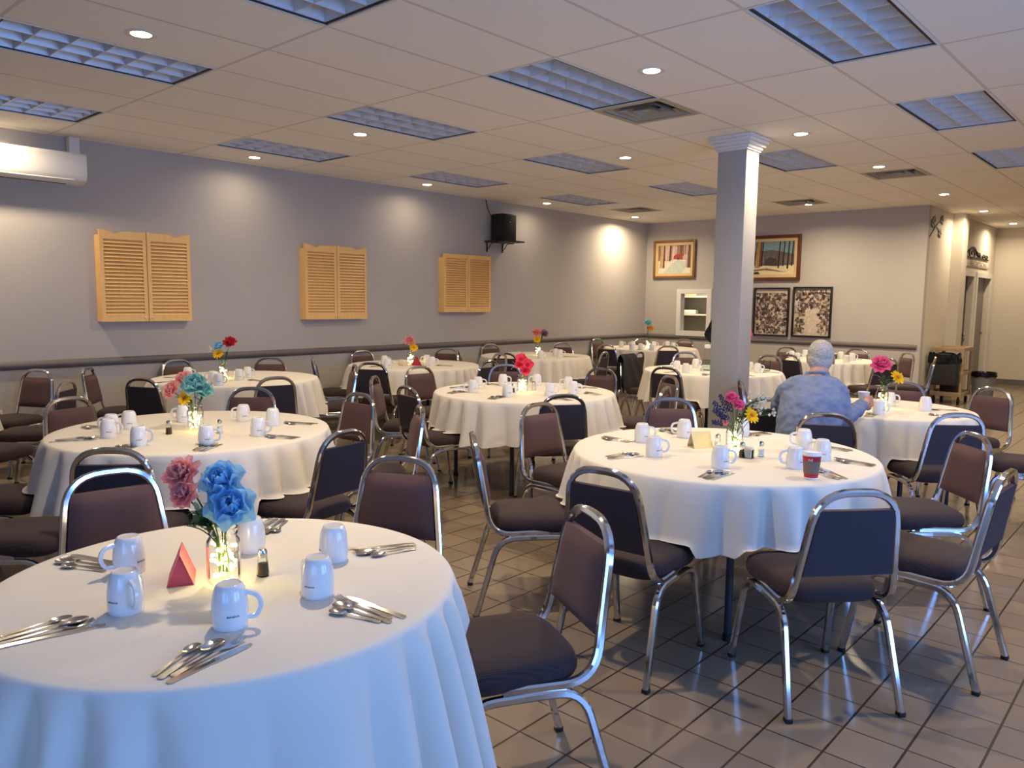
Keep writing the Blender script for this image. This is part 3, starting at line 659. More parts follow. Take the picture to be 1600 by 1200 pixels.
# iron scroll and small sign above the doors
t = tag(empty('iron_scroll', (DX+0.004, 16.0, 2.37)), 'black iron scroll ornament above the small doorway sign', 'wall ornament')
b = MB(); b.tube([(0.01, -0.98, -0.01), (0.01, 0.85, -0.01)], 0.012, 6); b.tube([(0.01, -0.98, -0.05), (0.01, -0.96, 0.16)], 0.010, 6)
def spiral(y, z, r, turns, sgn): return [(0.01, y+sgn*r*(1-k/30*0.8)*math.cos(k/30*turns*2*PI), z+r*0.42*(1-k/30*0.8)*math.sin(k/30*turns*2*PI)) for k in range(31)]
b.tube([(0.01, -0.95+1.15*k/12, 0.20*math.sin(PI*(k/12)**0.8)*0.72) for k in range(13)], 0.012, 6); b.tube(spiral(-0.45, 0.05, 0.32, 1.6, 1), 0.010, 6); b.tube(spiral(0.05, 0.03, 0.16, 1.4, -1), 0.009, 6); b.tube(spiral(0.42, 0.025, 0.13, 1.4, 1), 0.009, 6); b.tube(spiral(0.68, 0.025, 0.12, 1.4, -1), 0.009, 6)
b.build('scroll', M['black_metal'], t)
t = tag(empty('door_sign', (DX, 16.02, 2.255)), 'small cream sign lettered in grey above the far doors', 'sign')
MB().span((0.002, -0.86, -0.055), (0.018, 0.86, 0.05), 0.003).build('board', M['wall_light'], t)
o = text_obj('lettering', 'RECEPTION', 0.12, M['rail'], t, (0.019, 0, -0.003), (PI/2, 0, PI/2)); o.scale = (2.05, 1, 1)
# ------------------------------------------------------------------ places measured in the hall (metres; camera foot at the origin)
CHAIRS = [('A', -1.563, 1.704, -208.5), ('A', -2.361, 1.817, -152.5), ('A', -2.793, 1.105, -96.4), ('C', -3.483, 2.242, -259.5), ('C', -3.744, 1.503, 46.9),
 ('C', -5.209, 1.86, -75.5), ('D', -6.524, 2.9, 24.3), ('C', -5.013, 2.728, -134.8), ('C', -4.397, 3.008, -177.7), ('C', -3.793, 2.936, -213.5),
 ('D', -7.497, 2.908, -37.1), ('D', -6.076, 3.537, 78.0), ('D', -6.489, 4.439, -208.9), ('D', -7.506, 4.353, -136.3), ('D', -7.765, 3.687, -88.7),
 ('E', -7.62, 2.02, -153.1), ('E', -6.789, 1.924, -222.6), ('G', -7.423, 5.275, -30.2), ('G', -6.594, 5.248, 28.7), ('G', -7.765, 6.06, -94.1),
 ('G', -7.557, 6.979, -150.4), ('G', -7.15, 7.32, -48), ('F', -5.057, 4.304, -50.8), ('F', -4.452, 4.112, -11.2), ('F', -5.496, 5.036, -95.0),
 ('G', -6.122, 6.082, -264.7), ('F', -5.157, 5.688, -131.2), ('F', -4.414, 5.988, -173.3), ('F', -3.605, 4.458, 55.5), ('F', -3.731, 5.858, -211.0),
 ('F', -3.405, 5.189, -253.7), ('B', -2.493, 2.932, -41.1), ('B', -2.901, 3.788, -95.8), ('B', -1.775, 2.789, 4.2), ('B', -1.112, 3.048, 49.0),
 ('B', -0.854, 3.631, 87.1), ('B', -1.086, 4.366, -227.7), ('B', -2.536, 4.463, -138.4), ('K', -1.835, 5.0, 30), ('K', -2.46, 5.39, 42),
 ('K', -1.297, 5.563, 40.7), ('K', -1.38, 6.966, -203.7), ('K', -1.871, 6.868, -171.7), ('J', -4.111, 7.194, 3.9), ('J', -5.001, 8.009, -87.2),
 ('J', -4.142, 9.22, -181.4), ('J', -4.965, 8.962, -138.9), ('L', -3.954, 10.113, -12.7), ('L', -4.501, 11.307, -125.9), ('L', -3.828, 11.605, -178.0),
 ('L', -3.156, 10.313, 52.9), ('L', -3.269, 11.353, -223.8), ('L', -2.86, 10.86, -256.7), ('L', -4.747, 10.657, -81.4), ('H', -7.765, 8.401, -101.8),
 ('H', -6.724, 7.458, 25.6), ('G', -6.613, 6.761, -207.2), ('H', -7.494, 9.374, -158.9), ('H', -6.148, 8.25, -254.1), ('I', -7.411, 11.822, -132.7),
 ('I', -7.765, 11.201, -93.1), ('I', -6.864, 10.074, 3.0), ('I', -6.268, 10.482, 44.3), ('I', -6.987, 12.148, -176.2), ('H', -5.86, 8.66, 100),
 ('C', -3.919, 1.058, -42), ('C', -4.697, 1.234, -50), ('E', -6.2, 1.5, -60), ('K', -0.863, 6.251, 95), ('K', -2.784, 6.542, -58)]
MUGS = [('A', -2.197, 0.849, 267), ('A', -1.923, 0.731, 357), ('A', -1.659, 0.863, 42), ('A', -1.671, 1.112, 177), ('A', -1.874, 1.304, 132), ('A', -2.124, 1.179, 132), ('B', -2.278, 3.613, 42), ('B', -2.017, 3.312, 42), ('B', -2.185, 3.909, 222), ('B', -1.562, 4.073, 222), ('B', -1.374, 3.828, 177), ('B', -1.394, 3.544, 222), ('B', -1.654, 3.304, 42), ('B', -1.973, 4.199, 132), ('C', -4.414, 1.628, 42), ('C', -4.574, 1.702, 222), ('C', -4.633, 1.824, 222), ('C', -4.066, 1.645, 42), ('C', -3.848, 1.9, 42), ('C', -4.66, 2.158, 222), ('C', -4.438, 2.435, 222), ('C', -4.163, 2.475, 132), ('C', -3.902, 2.227, 42), ('F', -4.523, 4.547, 222), ('F', -4.684, 4.771, 42), ('F', -4.698, 5.106, 42), ('F', -4.128, 4.54, 42), ('F', -4.494, 5.338, 222), ('F', -3.93, 4.83, 42), ('F', -4.156, 5.365, 222), ('F', -3.892, 5.094, 42), ('D', -7.161, 3.372, 42), ('D', -6.646, 3.357, 222), ('D', -6.671, 3.625, 42), ('D', -6.837, 3.802, 42), ('D', -6.39, 3.279, 42), ('G', -7.181, 5.746, 42), ('G', -6.772, 5.464, 42), ('G', -6.948, 6.2, 222), ('G', -6.676, 6.037, 42), ('H', -6.759, 8.422, 222), ('H', -6.586, 8.304, 42), ('H', -6.621, 7.936, 42), ('I', -7.325, 10.888, 42), ('I', -6.829, 10.454, 42), ('I', -7.204, 11.053, 222), ('I', -6.738, 10.561, 42), ('I', -6.924, 11.266, 42), ('I', -6.533, 10.564, 222), ('I', -6.781, 11.46, 222), ('I', -6.507, 11.179, 42), ('J', -4.472, 7.781, 222), ('J', -4.217, 7.53, 42), ('J', -4.479, 8.222, 42), ('J', -3.823, 8.268, 222), ('J', -3.683, 8.159, 42), ('L', -4.343, 10.715, 222), ('L', -4.121, 10.353, 42), ('L', -4.288, 11.055, 42), ('L', -3.793, 11.069, 222), ('L', -3.5, 10.435, 42), ('L', -3.586, 10.912, 42), ('K', -1.675, 5.703, 42), ('K', -1.767, 6.27, 42), ('K', -1.493, 6.163, 87)]
CUTLERY = [('A', -2.345, 0.796, -157), ('A', -1.927, 0.563, 80), ('A', -1.545, 0.737, 108), ('A', -1.502, 1.128, -172), ('A', -1.829, 1.468, -115), ('A', -2.295, 1.333, -54), ('B', -2.411, 3.565, -179), ('B', -2.119, 3.197, 70), ('B', -2.33, 4.011, 148), ('B', -1.589, 3.133, 90), ('B', -1.229, 3.517, 141), ('B', -1.239, 3.875, 175), ('B', -1.449, 4.177, 175), ('B', -1.938, 4.304, -114), ('C', -4.455, 1.47, 65), ('C', -4.779, 1.708, -153), ('C', -4.033, 1.554, 133), ('C', -3.768, 1.858, 128), ('C', -3.769, 2.295, -156), ('C', -4.106, 2.626, -149), ('F', -4.838, 4.706, 64), ('F', -4.605, 4.436, 97), ('F', -4.134, 4.416, 106), ('F', -3.724, 4.734, 170), ('F', -3.775, 5.204, 160), ('F', -4.086, 5.527, -156), ('F', -4.816, 5.115, -167), ('D', -7.283, 3.298, 46), ('D', -6.936, 3.08, 86), ('D', -6.584, 3.325, 129), ('D', -6.534, 3.712, -180), ('G', -7.017, 5.5, 88), ('G', -6.578, 6.142, -161), ('H', -6.505, 8.43, -162), ('I', -6.754, 10.546, 105), ('J', -4.354, 7.446, 73), ('J', -3.952, 7.457, 110), ('J', -3.613, 7.751, 152), ('J', -3.593, 8.273, -159), ('L', -3.606, 11.146, -119), ('L', -3.728, 11.275, -99), ('K', -1.711, 5.622, 96), ('K', -1.327, 5.942, 160), ('K', -1.408, 6.303, -150)]
TABLES = {'A': (-1.94, 1.01, 0.61, 0.5), 'B': (-1.84, 3.68, 0.762, 0.3), 'C': (-4.36, 2.08, 0.762, 0.33), 'D': (-6.89, 3.71, 0.762, 0.33), 'F': (-4.29, 4.93, 0.762, 0.33), 'G': (-6.95, 6.0, 0.762, 0.33), 'H': (-6.98, 8.25, 0.762, 0.33), 'I': (-6.92, 11.15, 0.762, 0.33), 'J': (-4.17, 8.05, 0.762, 0.33), 'K': (-1.76, 6.1, 0.61, 0.33), 'L': (-3.8, 10.8, 0.61, 0.33), 'E': (-7.19, 0.98, 0.762, 0.33)}
MAN = (-1.90, 4.985, 28)
JACKET = (-4.98, 8.0, -87.2)
# ------------------------------------------------------------------ chairs
SQ = [(1, .55), (.55, 1), (-.55, 1), (-1, .55), (-1, -.55), (-.55, -1), (.55, -1), (1, -.55)]     # square tube with eased corners
def post_x(z): return 0.205-0.055*(z-0.408)/0.447
def post_y(z): return -0.225-0.075*(z-0.408)/0.447
def make_chair():
    t = empty('banquet_chair')
    hoop = fillet([(-.185, .06, .408), (-.205, -.225, .408), (-.150, -.300, .858), (.150, -.300, .858), (.205, -.225, .408), (.185, .06, .408)], [0, .10, .125, .125, .10, 0], 7)
    MB().tube(hoop, .0133, prof=SQ, up=(0, 0, 1)).build('back_frame', M['chrome'], t, True, 35)
    for s in (-1, 1):
        k1 = fillet([(s*.222, -.295, .012), (s*.203, -.185, .385), (s*.198, 0, .387)], .085, 6)
        k2 = fillet([(s*.198, 0, .387), (s*.196, .165, .387), (s*.215, .235, .012)], .085, 6)
        for k, foot in ((k1, k1[0]), (k2, k2[-1])):
            l = MB().tube(k, .0133, prof=SQ, up=(1, 0, 0)).build('leg', M['chrome'], t, True, 35)
            MB().box((foot[0], foot[1], .009), (.028, .028, .018), None, .003).build('foot_cap', M['rubber'], l)
    # seat cushion
    N = 40; b = MB(); rings = [(.0, .402), (.88, .402), (.965, .410), (1.0, .428), (1.0, .446), (.965, .468), (.88, .482), (.6, .492), (.3, .495), (0, .496)]
    def outline(a):
        ca, sa = math.cos(a), math.sin(a); e = 0.42
        x = math.copysign(abs(ca)**e, ca); y = math.copysign(abs(sa)**e, sa)
        return x*(0.202+0.016*y), 0.005+y*0.213
    vs = []
    for r, z in rings:
        for i in range(N):
            x, y = outline(2*PI*i/N); vs.append((x*r, 0.005+(y-.005)*r, z))
    b.add(vs, [(j*N+i, j*N+(i+1) % N, (j+1)*N+(i+1) % N, (j+1)*N+i) for j in range(len(rings)-1) for i in range(N)])
    b.build('seat', M['seat'], t, True, 80)
    # back pad
    b = MB(); z0, z1 = .535, .792
    def P(u, v, side):
        z = z0+(z1-z0)*v; hw = post_x(z)-.013; x = (2*u-1)*hw
        e = (1-abs(2*u-1)**6)*(1-abs(2*v-1)**8); y = post_y(z)
        return (x, y+(.012+.024*e if side else -.012), z)
    b.grid(lambda u, v: P(u, v, 1), 14, 12); b.grid(lambda u, v: P(u, v, 0), 14, 12)
    n = 14
    for (q, r_) in ((0, 0), (1, 1)): pass
    edge = [(i/14, 0) for i in range(14)]+[(1, j/12) for j in range(12)]+[(1-i/14, 1) for i in range(14)]+[(0, 1-j/12) for j in range(12)]
    k = len(edge); b.add([P(u, v, 1) for u, v in edge]+[P(u, v, 0) for u, v in edge], [(i, (i+1) % k, k+(i+1) % k, k+i) for i in range(k)])
    me = b.mesh('backrest', M['pad'], False); bm = bmesh.new(); bm.from_mesh(me); bmesh.ops.remove_doubles(bm, verts=bm.verts[:], dist=1e-5); bmesh.ops.recalc_face_normals(bm, faces=bm.faces[:])
    for f in bm.faces: f.smooth = True
    for e in bm.edges:
        if e.calc_face_angle(0) > .7: e.smooth = False
    bm.to_mesh(me); bm.free(); obj('backrest', me, t)
    MB().grid(lambda u, v: (lambda q: (q[0]*.985, q[1]-.0015, q[2]))(P(u, .01+.98*v, 0)), 4, 8).build('back_panel', M['back_panel'], t, True, 80)
    remember(t); return t
TNAME = {'A': 'the nearest table', 'B': 'the red-cup table', 'C': 'the teal-flower table', 'D': 'the red-carnation table', 'E': 'the left-edge table', 'F': 'the coral-flower table',
         'G': 'the red-card table', 'H': 'the mauve-flower table', 'I': 'the far corner table', 'J': 'the table behind the column', 'K': "the man's table", 'L': 'the table behind the man'}
PEND = []            # (object, head words, tail words) -> labels are made unique at the end
def later(o, head, tail, cat, group): PEND.append((o, head, tail)); o['category'] = cat; o['group'] = group
ch0 = make_chair()
for k, (t, x, y, a) in enumerate(CHAIRS):
    o = ch0 if k == 0 else copy_tree(ch0)
    o.location = (x, y, 0); o.rotation_euler = (0, 0, math.radians(a))
    d = Vector((-math.sin(math.radians(a)), math.cos(math.radians(a)), 0)); f, r = d.dot(FV), d.dot(RV)
    view = 'seen from behind' if f > .64 else 'facing the camera' if f < -.64 else 'side-on facing right' if r > 0 else 'side-on facing left'
    c = TABLES[t]; later(o, 'plum chrome chair '+view+',', sector(Vector((x-c[0], y-c[1], 0)))+' side of '+TNAME[t], 'chair', 'banquet chairs')

# ------------------------------------------------------------------ tables and cloths
TOP = 0.760
def make_cloth(R, drop, seed, cx, cy):
    rnd = random.Random(seed); ph = [rnd.uniform(0, 2*PI) for _ in range(5)]; n1 = rnd.choice([24, 26, 28]); N = 336
    def fold(a):                                 # rounded pleats with sharp valleys, bunched here and flat there
        u = n1*a/2+ph[0]+1.6*math.sin(2*a+ph[1])+0.9*math.sin(5*a+ph[2])
        return (2*abs(math.sin(u))**0.9-1)*(0.62+0.38*math.sin(3*a+ph[3]))+0.35*math.sin(4*a+ph[4])
    F = [fold(2*PI*i/N) for i in range(N)]
    rings = [(0.0, 0, 0), (R*.5, 0, 0), (R*.9, 0, 0), (R-.012, 0, 0), (R-.003, 0, -.003), (R+.004, 0, -.012)]
    b = MB(); vs = []
    for r, _, dz in rings:
        for i in range(N): a = 2*PI*i/N; vs.append((r*math.cos(a), r*math.sin(a), dz))
    nd = 12
    for j in range(1, nd+1):
        t = j/nd
        for i in range(N):
            a = 2*PI*i/N; q = F[i]
            am = (0.050 if drop < .4 else 0.072)*t**0.6*(drop/0.33)**0.55
            r = R+.006+0.055*t*(drop/.33)**.6+am*q
            z = -.012-(drop-.012)*t*(1+0.035*q+0.02*math.sin(2*a+ph[1]))
            aa = a+0.012*math.cos(n1*a+ph[0])*t
            vs.append((r*math.cos(aa), r*math.sin(aa), z))
    L = len(rings)+nd
    for (t_, x, y, a) in CHAIRS:                 # how chair seats meet the hanging cloth
        if math.hypot(x-cx, y-cy) > R+.5: continue
        ca, sa = math.cos(math.radians(a)), math.sin(math.radians(a))
        for i, p in enumerate(vs):
            if p[2] > -.02: continue
            dx, dy = p[0]+cx-x, p[1]+cy-y; lx, ly = dx*ca+dy*sa, -dx*sa+dy*ca
            if abs(lx) > .30 or ly > .245 or ly < -.22: continue
            if drop > .4:                        # long cloth: pressed back in front of the seat
                zw = p[2]+TOP; kz = 1 if zw < .50 else max(0, 1-(zw-.50)/.12); kx = 1 if abs(lx) < .215 else max(0, 1-(abs(lx)-.215)/.085)
                k = (kz*kz*(3-2*kz))*(kx*kx*(3-2*kx))*min(.245-ly, .16); vs[i] = (p[0]-sa*k, p[1]+ca*k, p[2])
            else:                                # short cloth: its hem rests on the seat
                e = max((abs(lx)-.212)/.03, (abs(ly-.005)-.216)/.03)
                if e < 1: k = 1 if e <= 0 else 1-e; vs[i] = (p[0], p[1], p[2]+(max(p[2], .4985-TOP)-p[2])*k)
    b.add(vs, [(j*N+i, j*N+(i+1) % N, (j+1)*N+(i+1) % N, (j+1)*N+i) for j in range(L-1) for i in range(N)])
    me = b.mesh('tablecloth', M['cloth'], True, 120); return me
def make_table(R):
    t = empty('round_table'); MB().lathe([(0, .728), (R-.02, .728), (R-.012, .731), (R-.012, .752), (R-.02, .755), (0, .755)], 48).build('tabletop', M['table_top'], t)
    for k in range(4):
        a = math.radians(-57.6+90*k); q = min(.6, R*.78)
        l = MB().tube([(q*math.cos(a), q*math.sin(a), .02), (q*math.cos(a), q*math.sin(a), .728)], .017, 12).build('leg', M['table_metal'], t)
        MB().lathe([(.021, 0), (.021, .03), (.017, .034)], 12, (q*math.cos(a), q*math.sin(a), 0)).build('foot_cap', M['rubber'], l)
    MB().tube([(q*math.cos(math.radians(-57.6+90*k))*.97, q*math.sin(math.radians(-57.6+90*k))*.97, .69) for k in range(4)], .012, 8, closed=True).build('leg_brace', M['table_metal'], t)
    remember(t); return t
TT = {}
for k, (t, (x, y, R, drop)) in enumerate(TABLES.items()):
    if R not in TT: o = TT[R] = make_table(R)
    else: o = copy_tree(TT[R])
    o.location = (x, y, 0); nm = TNAME[t].replace('the ', '', 1)
    tag(o, 'dark metal legs and round top under cloth, '+nm, 'table', 'round banquet tables')
    c = obj('tablecloth', make_cloth(R, drop, 20+k, x, y), None, (x, y, TOP)); tag(c, 'white cloth draped over '+TNAME[t], 'tablecloth', 'white round tablecloths')

# ------------------------------------------------------------------ tableware
def make_mug():
    t = empty('mug')
    MB().lathe([(.0395, 0), (.0405, .0015), (.0415, .012), (.0425, .032), (.0415, .056), (.0385, .078), (.0345, .092), (.0305, .1005), (.0275, .1035), (.0255, .1035), (.0245, .1020), (.0, .1018)], 40, cap0=False).build('body', M['mug'], t, True, 50)
    h = fillet([(.040, 0, .024), (.062, 0, .024), (.076, 0, .050), (.068, 0, .078), (.036, 0, .084)], .022, 5)
    MB().tube(h, .0052, prof=[(1, .0), (.75, 1.0), (-.75, 1.0), (-1, 0), (-.75, -1.0), (.75, -1.0)], up=(0, 1, 0)).build('handle', M['mug'], t)
    b = MB(); z = .034
    for a0, a1, hh in ((100, 106, .004), (107, 110, .003), (111, 113, .005), (115, 121, .003), (122, 125, .004), (127, 131, .003), (133, 137, .004)):
        for s in (0, 180):
            A = [math.radians(a0+s+(a1-a0)*k/3) for k in range(4)]; r = .0429
            b.add([(r*math.cos(a), r*math.sin(a), z) for a in A]+[(r*math.cos(a), r*math.sin(a), z+hh) for a in A], [(k, k+1, k+5, k+4) for k in range(3)])
    b.build('printed_mark', M['ink'], t); remember(t); return t
mg0 = make_mug()
for k, (t, x, y, a) in enumerate(MUGS):
    o = mg0 if k == 0 else copy_tree(mg0); o.location = (x, y, TOP+.0003); o.rotation_euler = (0, 0, math.radians(a))
    c = TABLES[t]; later(o, 'upside-down white mug,', sector(Vector((x-c[0], y-c[1], 0)))+' part of '+TNAME[t], 'mug', 'upturned white mugs')
def flat_strip(b, prof, z, th=.0016):
    """prof: list of (x along, half width, rise)"""
    n = len(prof); up = [(x, w_, z+h+th) for x, w_, h in prof]+[(x, -w_, z+h+th) for x, w_, h in prof]; dn = [(x, w_, z+h) for x, w_, h in prof]+[(x, -w_, z+h) for x, w_, h in prof]
    fs = []
    for i in range(n-1):
        fs += [(i, i+1, n+i+1, n+i), (2*n+i, 3*n+i, 3*n+i+1, 2*n+i+1), (i, 2*n+i, 2*n+i+1, i+1), (n+i, n+i+1, 3*n+i+1, 3*n+i)]
    fs += [(0, n, 3*n, 2*n), (n-1, 3*n-1, 4*n-1, 2*n-1)]
    b.add(up+dn, fs)
HANDLE = [(-.098, .004, .001), (-.094, .0085, .001), (-.07, .0075, .002), (-.03, .0045, .004), (.01, .0032, .006), (.03, .0036, .005)]
def make_knife():
    b = MB(); flat_strip(b, [(-.105, .005, 0), (-.10, .0085, 0), (-.05, .0075, 0), (0, .0065, 0), (.01, .009, 0), (.06, .0095, 0), (.09, .008, 0), (.105, .003, 0)], 0, .0026); return b.mesh('table_knife', M['steel'], True, 50)
def make_fork():
    b = MB(); flat_strip(b, HANDLE+[(.045, .009, .003), (.055, .0115, .002), (.065, .012, .0015)], 0)
    for y in (-.0095, -.0032, .0032, .0095):
        pr = [(.064, .0022, .0015), (.08, .0019, .003), (.094, .0016, .0065), (.10, .0008, .009)]; c = MB(); flat_strip(c, pr, 0); b.add([(p[0], p[1]+y, p[2]) for p in c.v], c.f)
    return b.mesh('fork', M['steel'], True, 50)
def make_spoon(s=1.0):
    b = MB(); flat_strip(b, HANDLE, 0)
    def P(u, v, o): # bowl
        a = 2*PI*u; r = v; return (.058+.032*r*math.cos(a), .020*r*math.sin(a)*(1+.12*math.cos(a)), .0065-.0055*(1-r*r)+o)
    b.grid(lambda u, v: P(u, max(v, .001), .0012), 20, 5, True); b.grid(lambda u, v: P(u, max(v, .001), 0), 20, 5, True)
    b.grid(lambda u, v: P(u, 1, .0012*v), 20, 1, True)
    if s != 1: b.v = [(p[0]*s, p[1]*s, p[2]) for p in b.v]
    return b.mesh('spoon' if s == 1 else 'teaspoon', M['steel'], True, 60)
MESH = dict(table_knife=make_knife(), fork=make_fork(), spoon=make_spoon(), teaspoon=make_spoon(.78))
rnd = random.Random(5)
for (t, x, y, a) in CUTLERY:
    near = t in 'ABCF'; kinds = ['table_knife', 'fork', 'spoon', 'teaspoon'] if near else ['table_knife', 'fork', 'spoon']
    ca, sa = math.cos(math.radians(a)), math.sin(math.radians(a)); c = TABLES[t]
    for k, kd in enumerate(kinds):
        off = (-.034, -.011, .015, .04)[k]; da = rnd.uniform(-3, 3)+(-4, 0, 3, 8)[k]; sl = rnd.uniform(-.012, .012)-(.0 if k < 3 else .018)
        o = obj(kd, MESH[kd]); o.location = (x+ca*sl-sa*off, y+sa*sl+ca*off, TOP+.0006); o.rotation_euler = (0, 0, math.radians(a+da))
        later(o, 'steel '+kd.replace('table_', '')+' in place setting,', sector(Vector((x-c[0], y-c[1], 0)))+' side of '+TNAME[t], kd.replace('table_', ''), 'cutlery on the tables')

# ------------------------------------------------------------------ centrepieces
def petal(b, L, W, cup, tilt, az, c, curl=0.2, ruffle=0.0, nu=4, nv=5):
    m = Matrix.Translation(c) @ Matrix.Rotation(az, 4, 'Z') @ Matrix.Rotation(-tilt, 4, 'Y')
    def P(u, v):
        s = 2*u-1; wv = W*math.sin(PI*min(1, 0.12+0.80*v))**0.8
        return m @ Vector((L*v, s*wv, cup*(s*s)*W*v+curl*L*v*v*v+ruffle*math.sin(9*s+az*3)*v))
    b.grid(P, nu, nv)
def bloom_mesh(kind, m, R, seed):
    r = random.Random(seed); b = MB(); O = Vector((0, 0, 0))
    if kind == 'rose':
        for n, L, W, cup, tilt, z in ((6, R*1.05, R*.55, .7, 18, -.1), (6, R*.95, R*.5, .9, 38, 0), (5, R*.75, R*.42, 1.1, 58, .05), (4, R*.55, R*.34, 1.3, 74, .1)):
            o = r.uniform(0, 6)
            for k in range(n): petal(b, L, W, cup, math.radians(tilt+r.uniform(-6, 6)), o+2*PI*k/n+r.uniform(-.15, .15), O+Vector((0, 0, z*R)), -.12, R*.03)
    elif kind == 'carnation':
        for n, L, tilt in ((9, R*1.05, 5), (9, R, 24), (8, R*.9, 44), (7, R*.8, 62), (5, R*.65, 80)):
            o = r.uniform(0, 6)
            for k in range(n): petal(b, L*r.uniform(.85, 1.08), R*.36, .4, math.radians(tilt+r.uniform(-8, 8)), o+2*PI*k/n+r.uniform(-.2, .2), O, .05, R*.07)
    elif kind == 'hibiscus':
        for k in range(5): petal(b, R, R*.62, .35, math.radians(32+r.uniform(-5, 5)), 2*PI*k/5+r.uniform(-.1, .1), O, -.2, R*.05)
        for k in range(4): petal(b, R*.5, R*.3, .6, math.radians(60), 2*PI*k/4+.4, O, 0, R*.05)
    elif kind == 'daisy':
        for n, L, tilt in ((13, R, 8), (11, R*.8, 26)):
            for k in range(n): petal(b, L*r.uniform(.92, 1.05), R*.19, .3, math.radians(tilt+r.uniform(-5, 5)), 2*PI*k/n+r.uniform(-.08, .08), O, -.1)
    return b.mesh('bloom', m, True, 70)
def jar(loc, h=.154, r=.044):
    t = empty('glass_jar', loc)
    MB().lathe([(0, .003), (r*.85, .002), (r*.97, .008), (r, .018), (r, h*.70), (r*.95, h*.78), (r*.80, h*.85), (r*.80, h*.98), (r*.84, h)], 36, cap0=False, cap1=False).build('body', M['glass'], t)
    b = MB(); b.tube([(r*.82*math.cos(2*PI*k/28), r*.82*math.sin(2*PI*k/28), h*.90) for k in range(28)], .0022, 6, closed=True); b.tube([(r*.83*math.cos(2*PI*k/28), r*.83*math.sin(2*PI*k/28), h) for k in range(28)], .002, 6, closed=True); b.build('rim', M['glass'], t)
    return t
def fairy(loc, seed, h=.154, r=.044, n=34):
    rn = random.Random(seed); t = empty('fairy_lights', loc); pts = []
    for k in range(90): a = k*.55; q = r*.76*(.55+.45*math.sin(k*.37)); pts.append((q*math.cos(a), q*math.sin(a), .012+h*.66*(k/90)+.006*math.sin(k*1.7)))
    MB().tube(pts, .0006, 4).build('wire', M['wire'], t)
    b = MB()
    for k in range(n): p = pts[int(rn.uniform(0, 89))]; b.ball((p[0], p[1], p[2]), .0048 if n > 30 else .007, 8, 6)
    o = b.build('bulbs', M['glow'], t); o['kind'] = 'stuff'
    ld = bpy.data.lights.new('fairy_glow', 'POINT'); ld.energy = GLOW_W; ld.color = (1, .82, .3); ld.shadow_soft_size = .025
    lo = bpy.data.objects.new('fairy_glow', ld); C.objects.link(lo); lo.location = (0, 0, .06); lo.parent = t; lo['kind'] = 'helper'
    return t
def leaf(b, p0, p1, wd, up=Vector((0, 0, 1))):
    p0, p1 = Vector(p0), Vector(p1); d = p1-p0; s = d.cross(up).normalized() if d.cross(up).length > 1e-6 else Vector((1, 0, 0))
    b.grid(lambda u, v: p0+d*v+s*((2*u-1)*wd*math.sin(PI*min(1, .1+.88*v)))+up*(.15*d.length*math.sin(PI*v)), 2, 5)
FL = {'rose': 'silk rose', 'carnation': 'ruffled silk carnation', 'hibiscus': 'silk blossom', 'daisy': 'silk daisy', 'lavender': 'lavender sprig', 'sprig': 'tiny-blossom sprig', 'greens': 'leafy sprig', 'leaf': 'single leaf stem', 'white_leaf': 'petal sprig'}
CW = dict(pink='pink', hot_pink='coral pink', rose='magenta pink', blue='sky blue', teal='pale teal', yellow='yellow', lavender='dark blue', white='white', red='red', mauve='mauve', orange='orange', pale='pale grey-green', green='green')
TJ = {'A': 'on the nearest table', 'B': 'on the red-cup table', 'C': 'on the teal-flower table', 'D': 'on the red-carnation table', 'F': 'on the coral-flower table', 'G': 'on the red-card table',
      'H': 'on the mauve-flower table', 'I': 'on the far corner table', 'K': "on the man's table"}
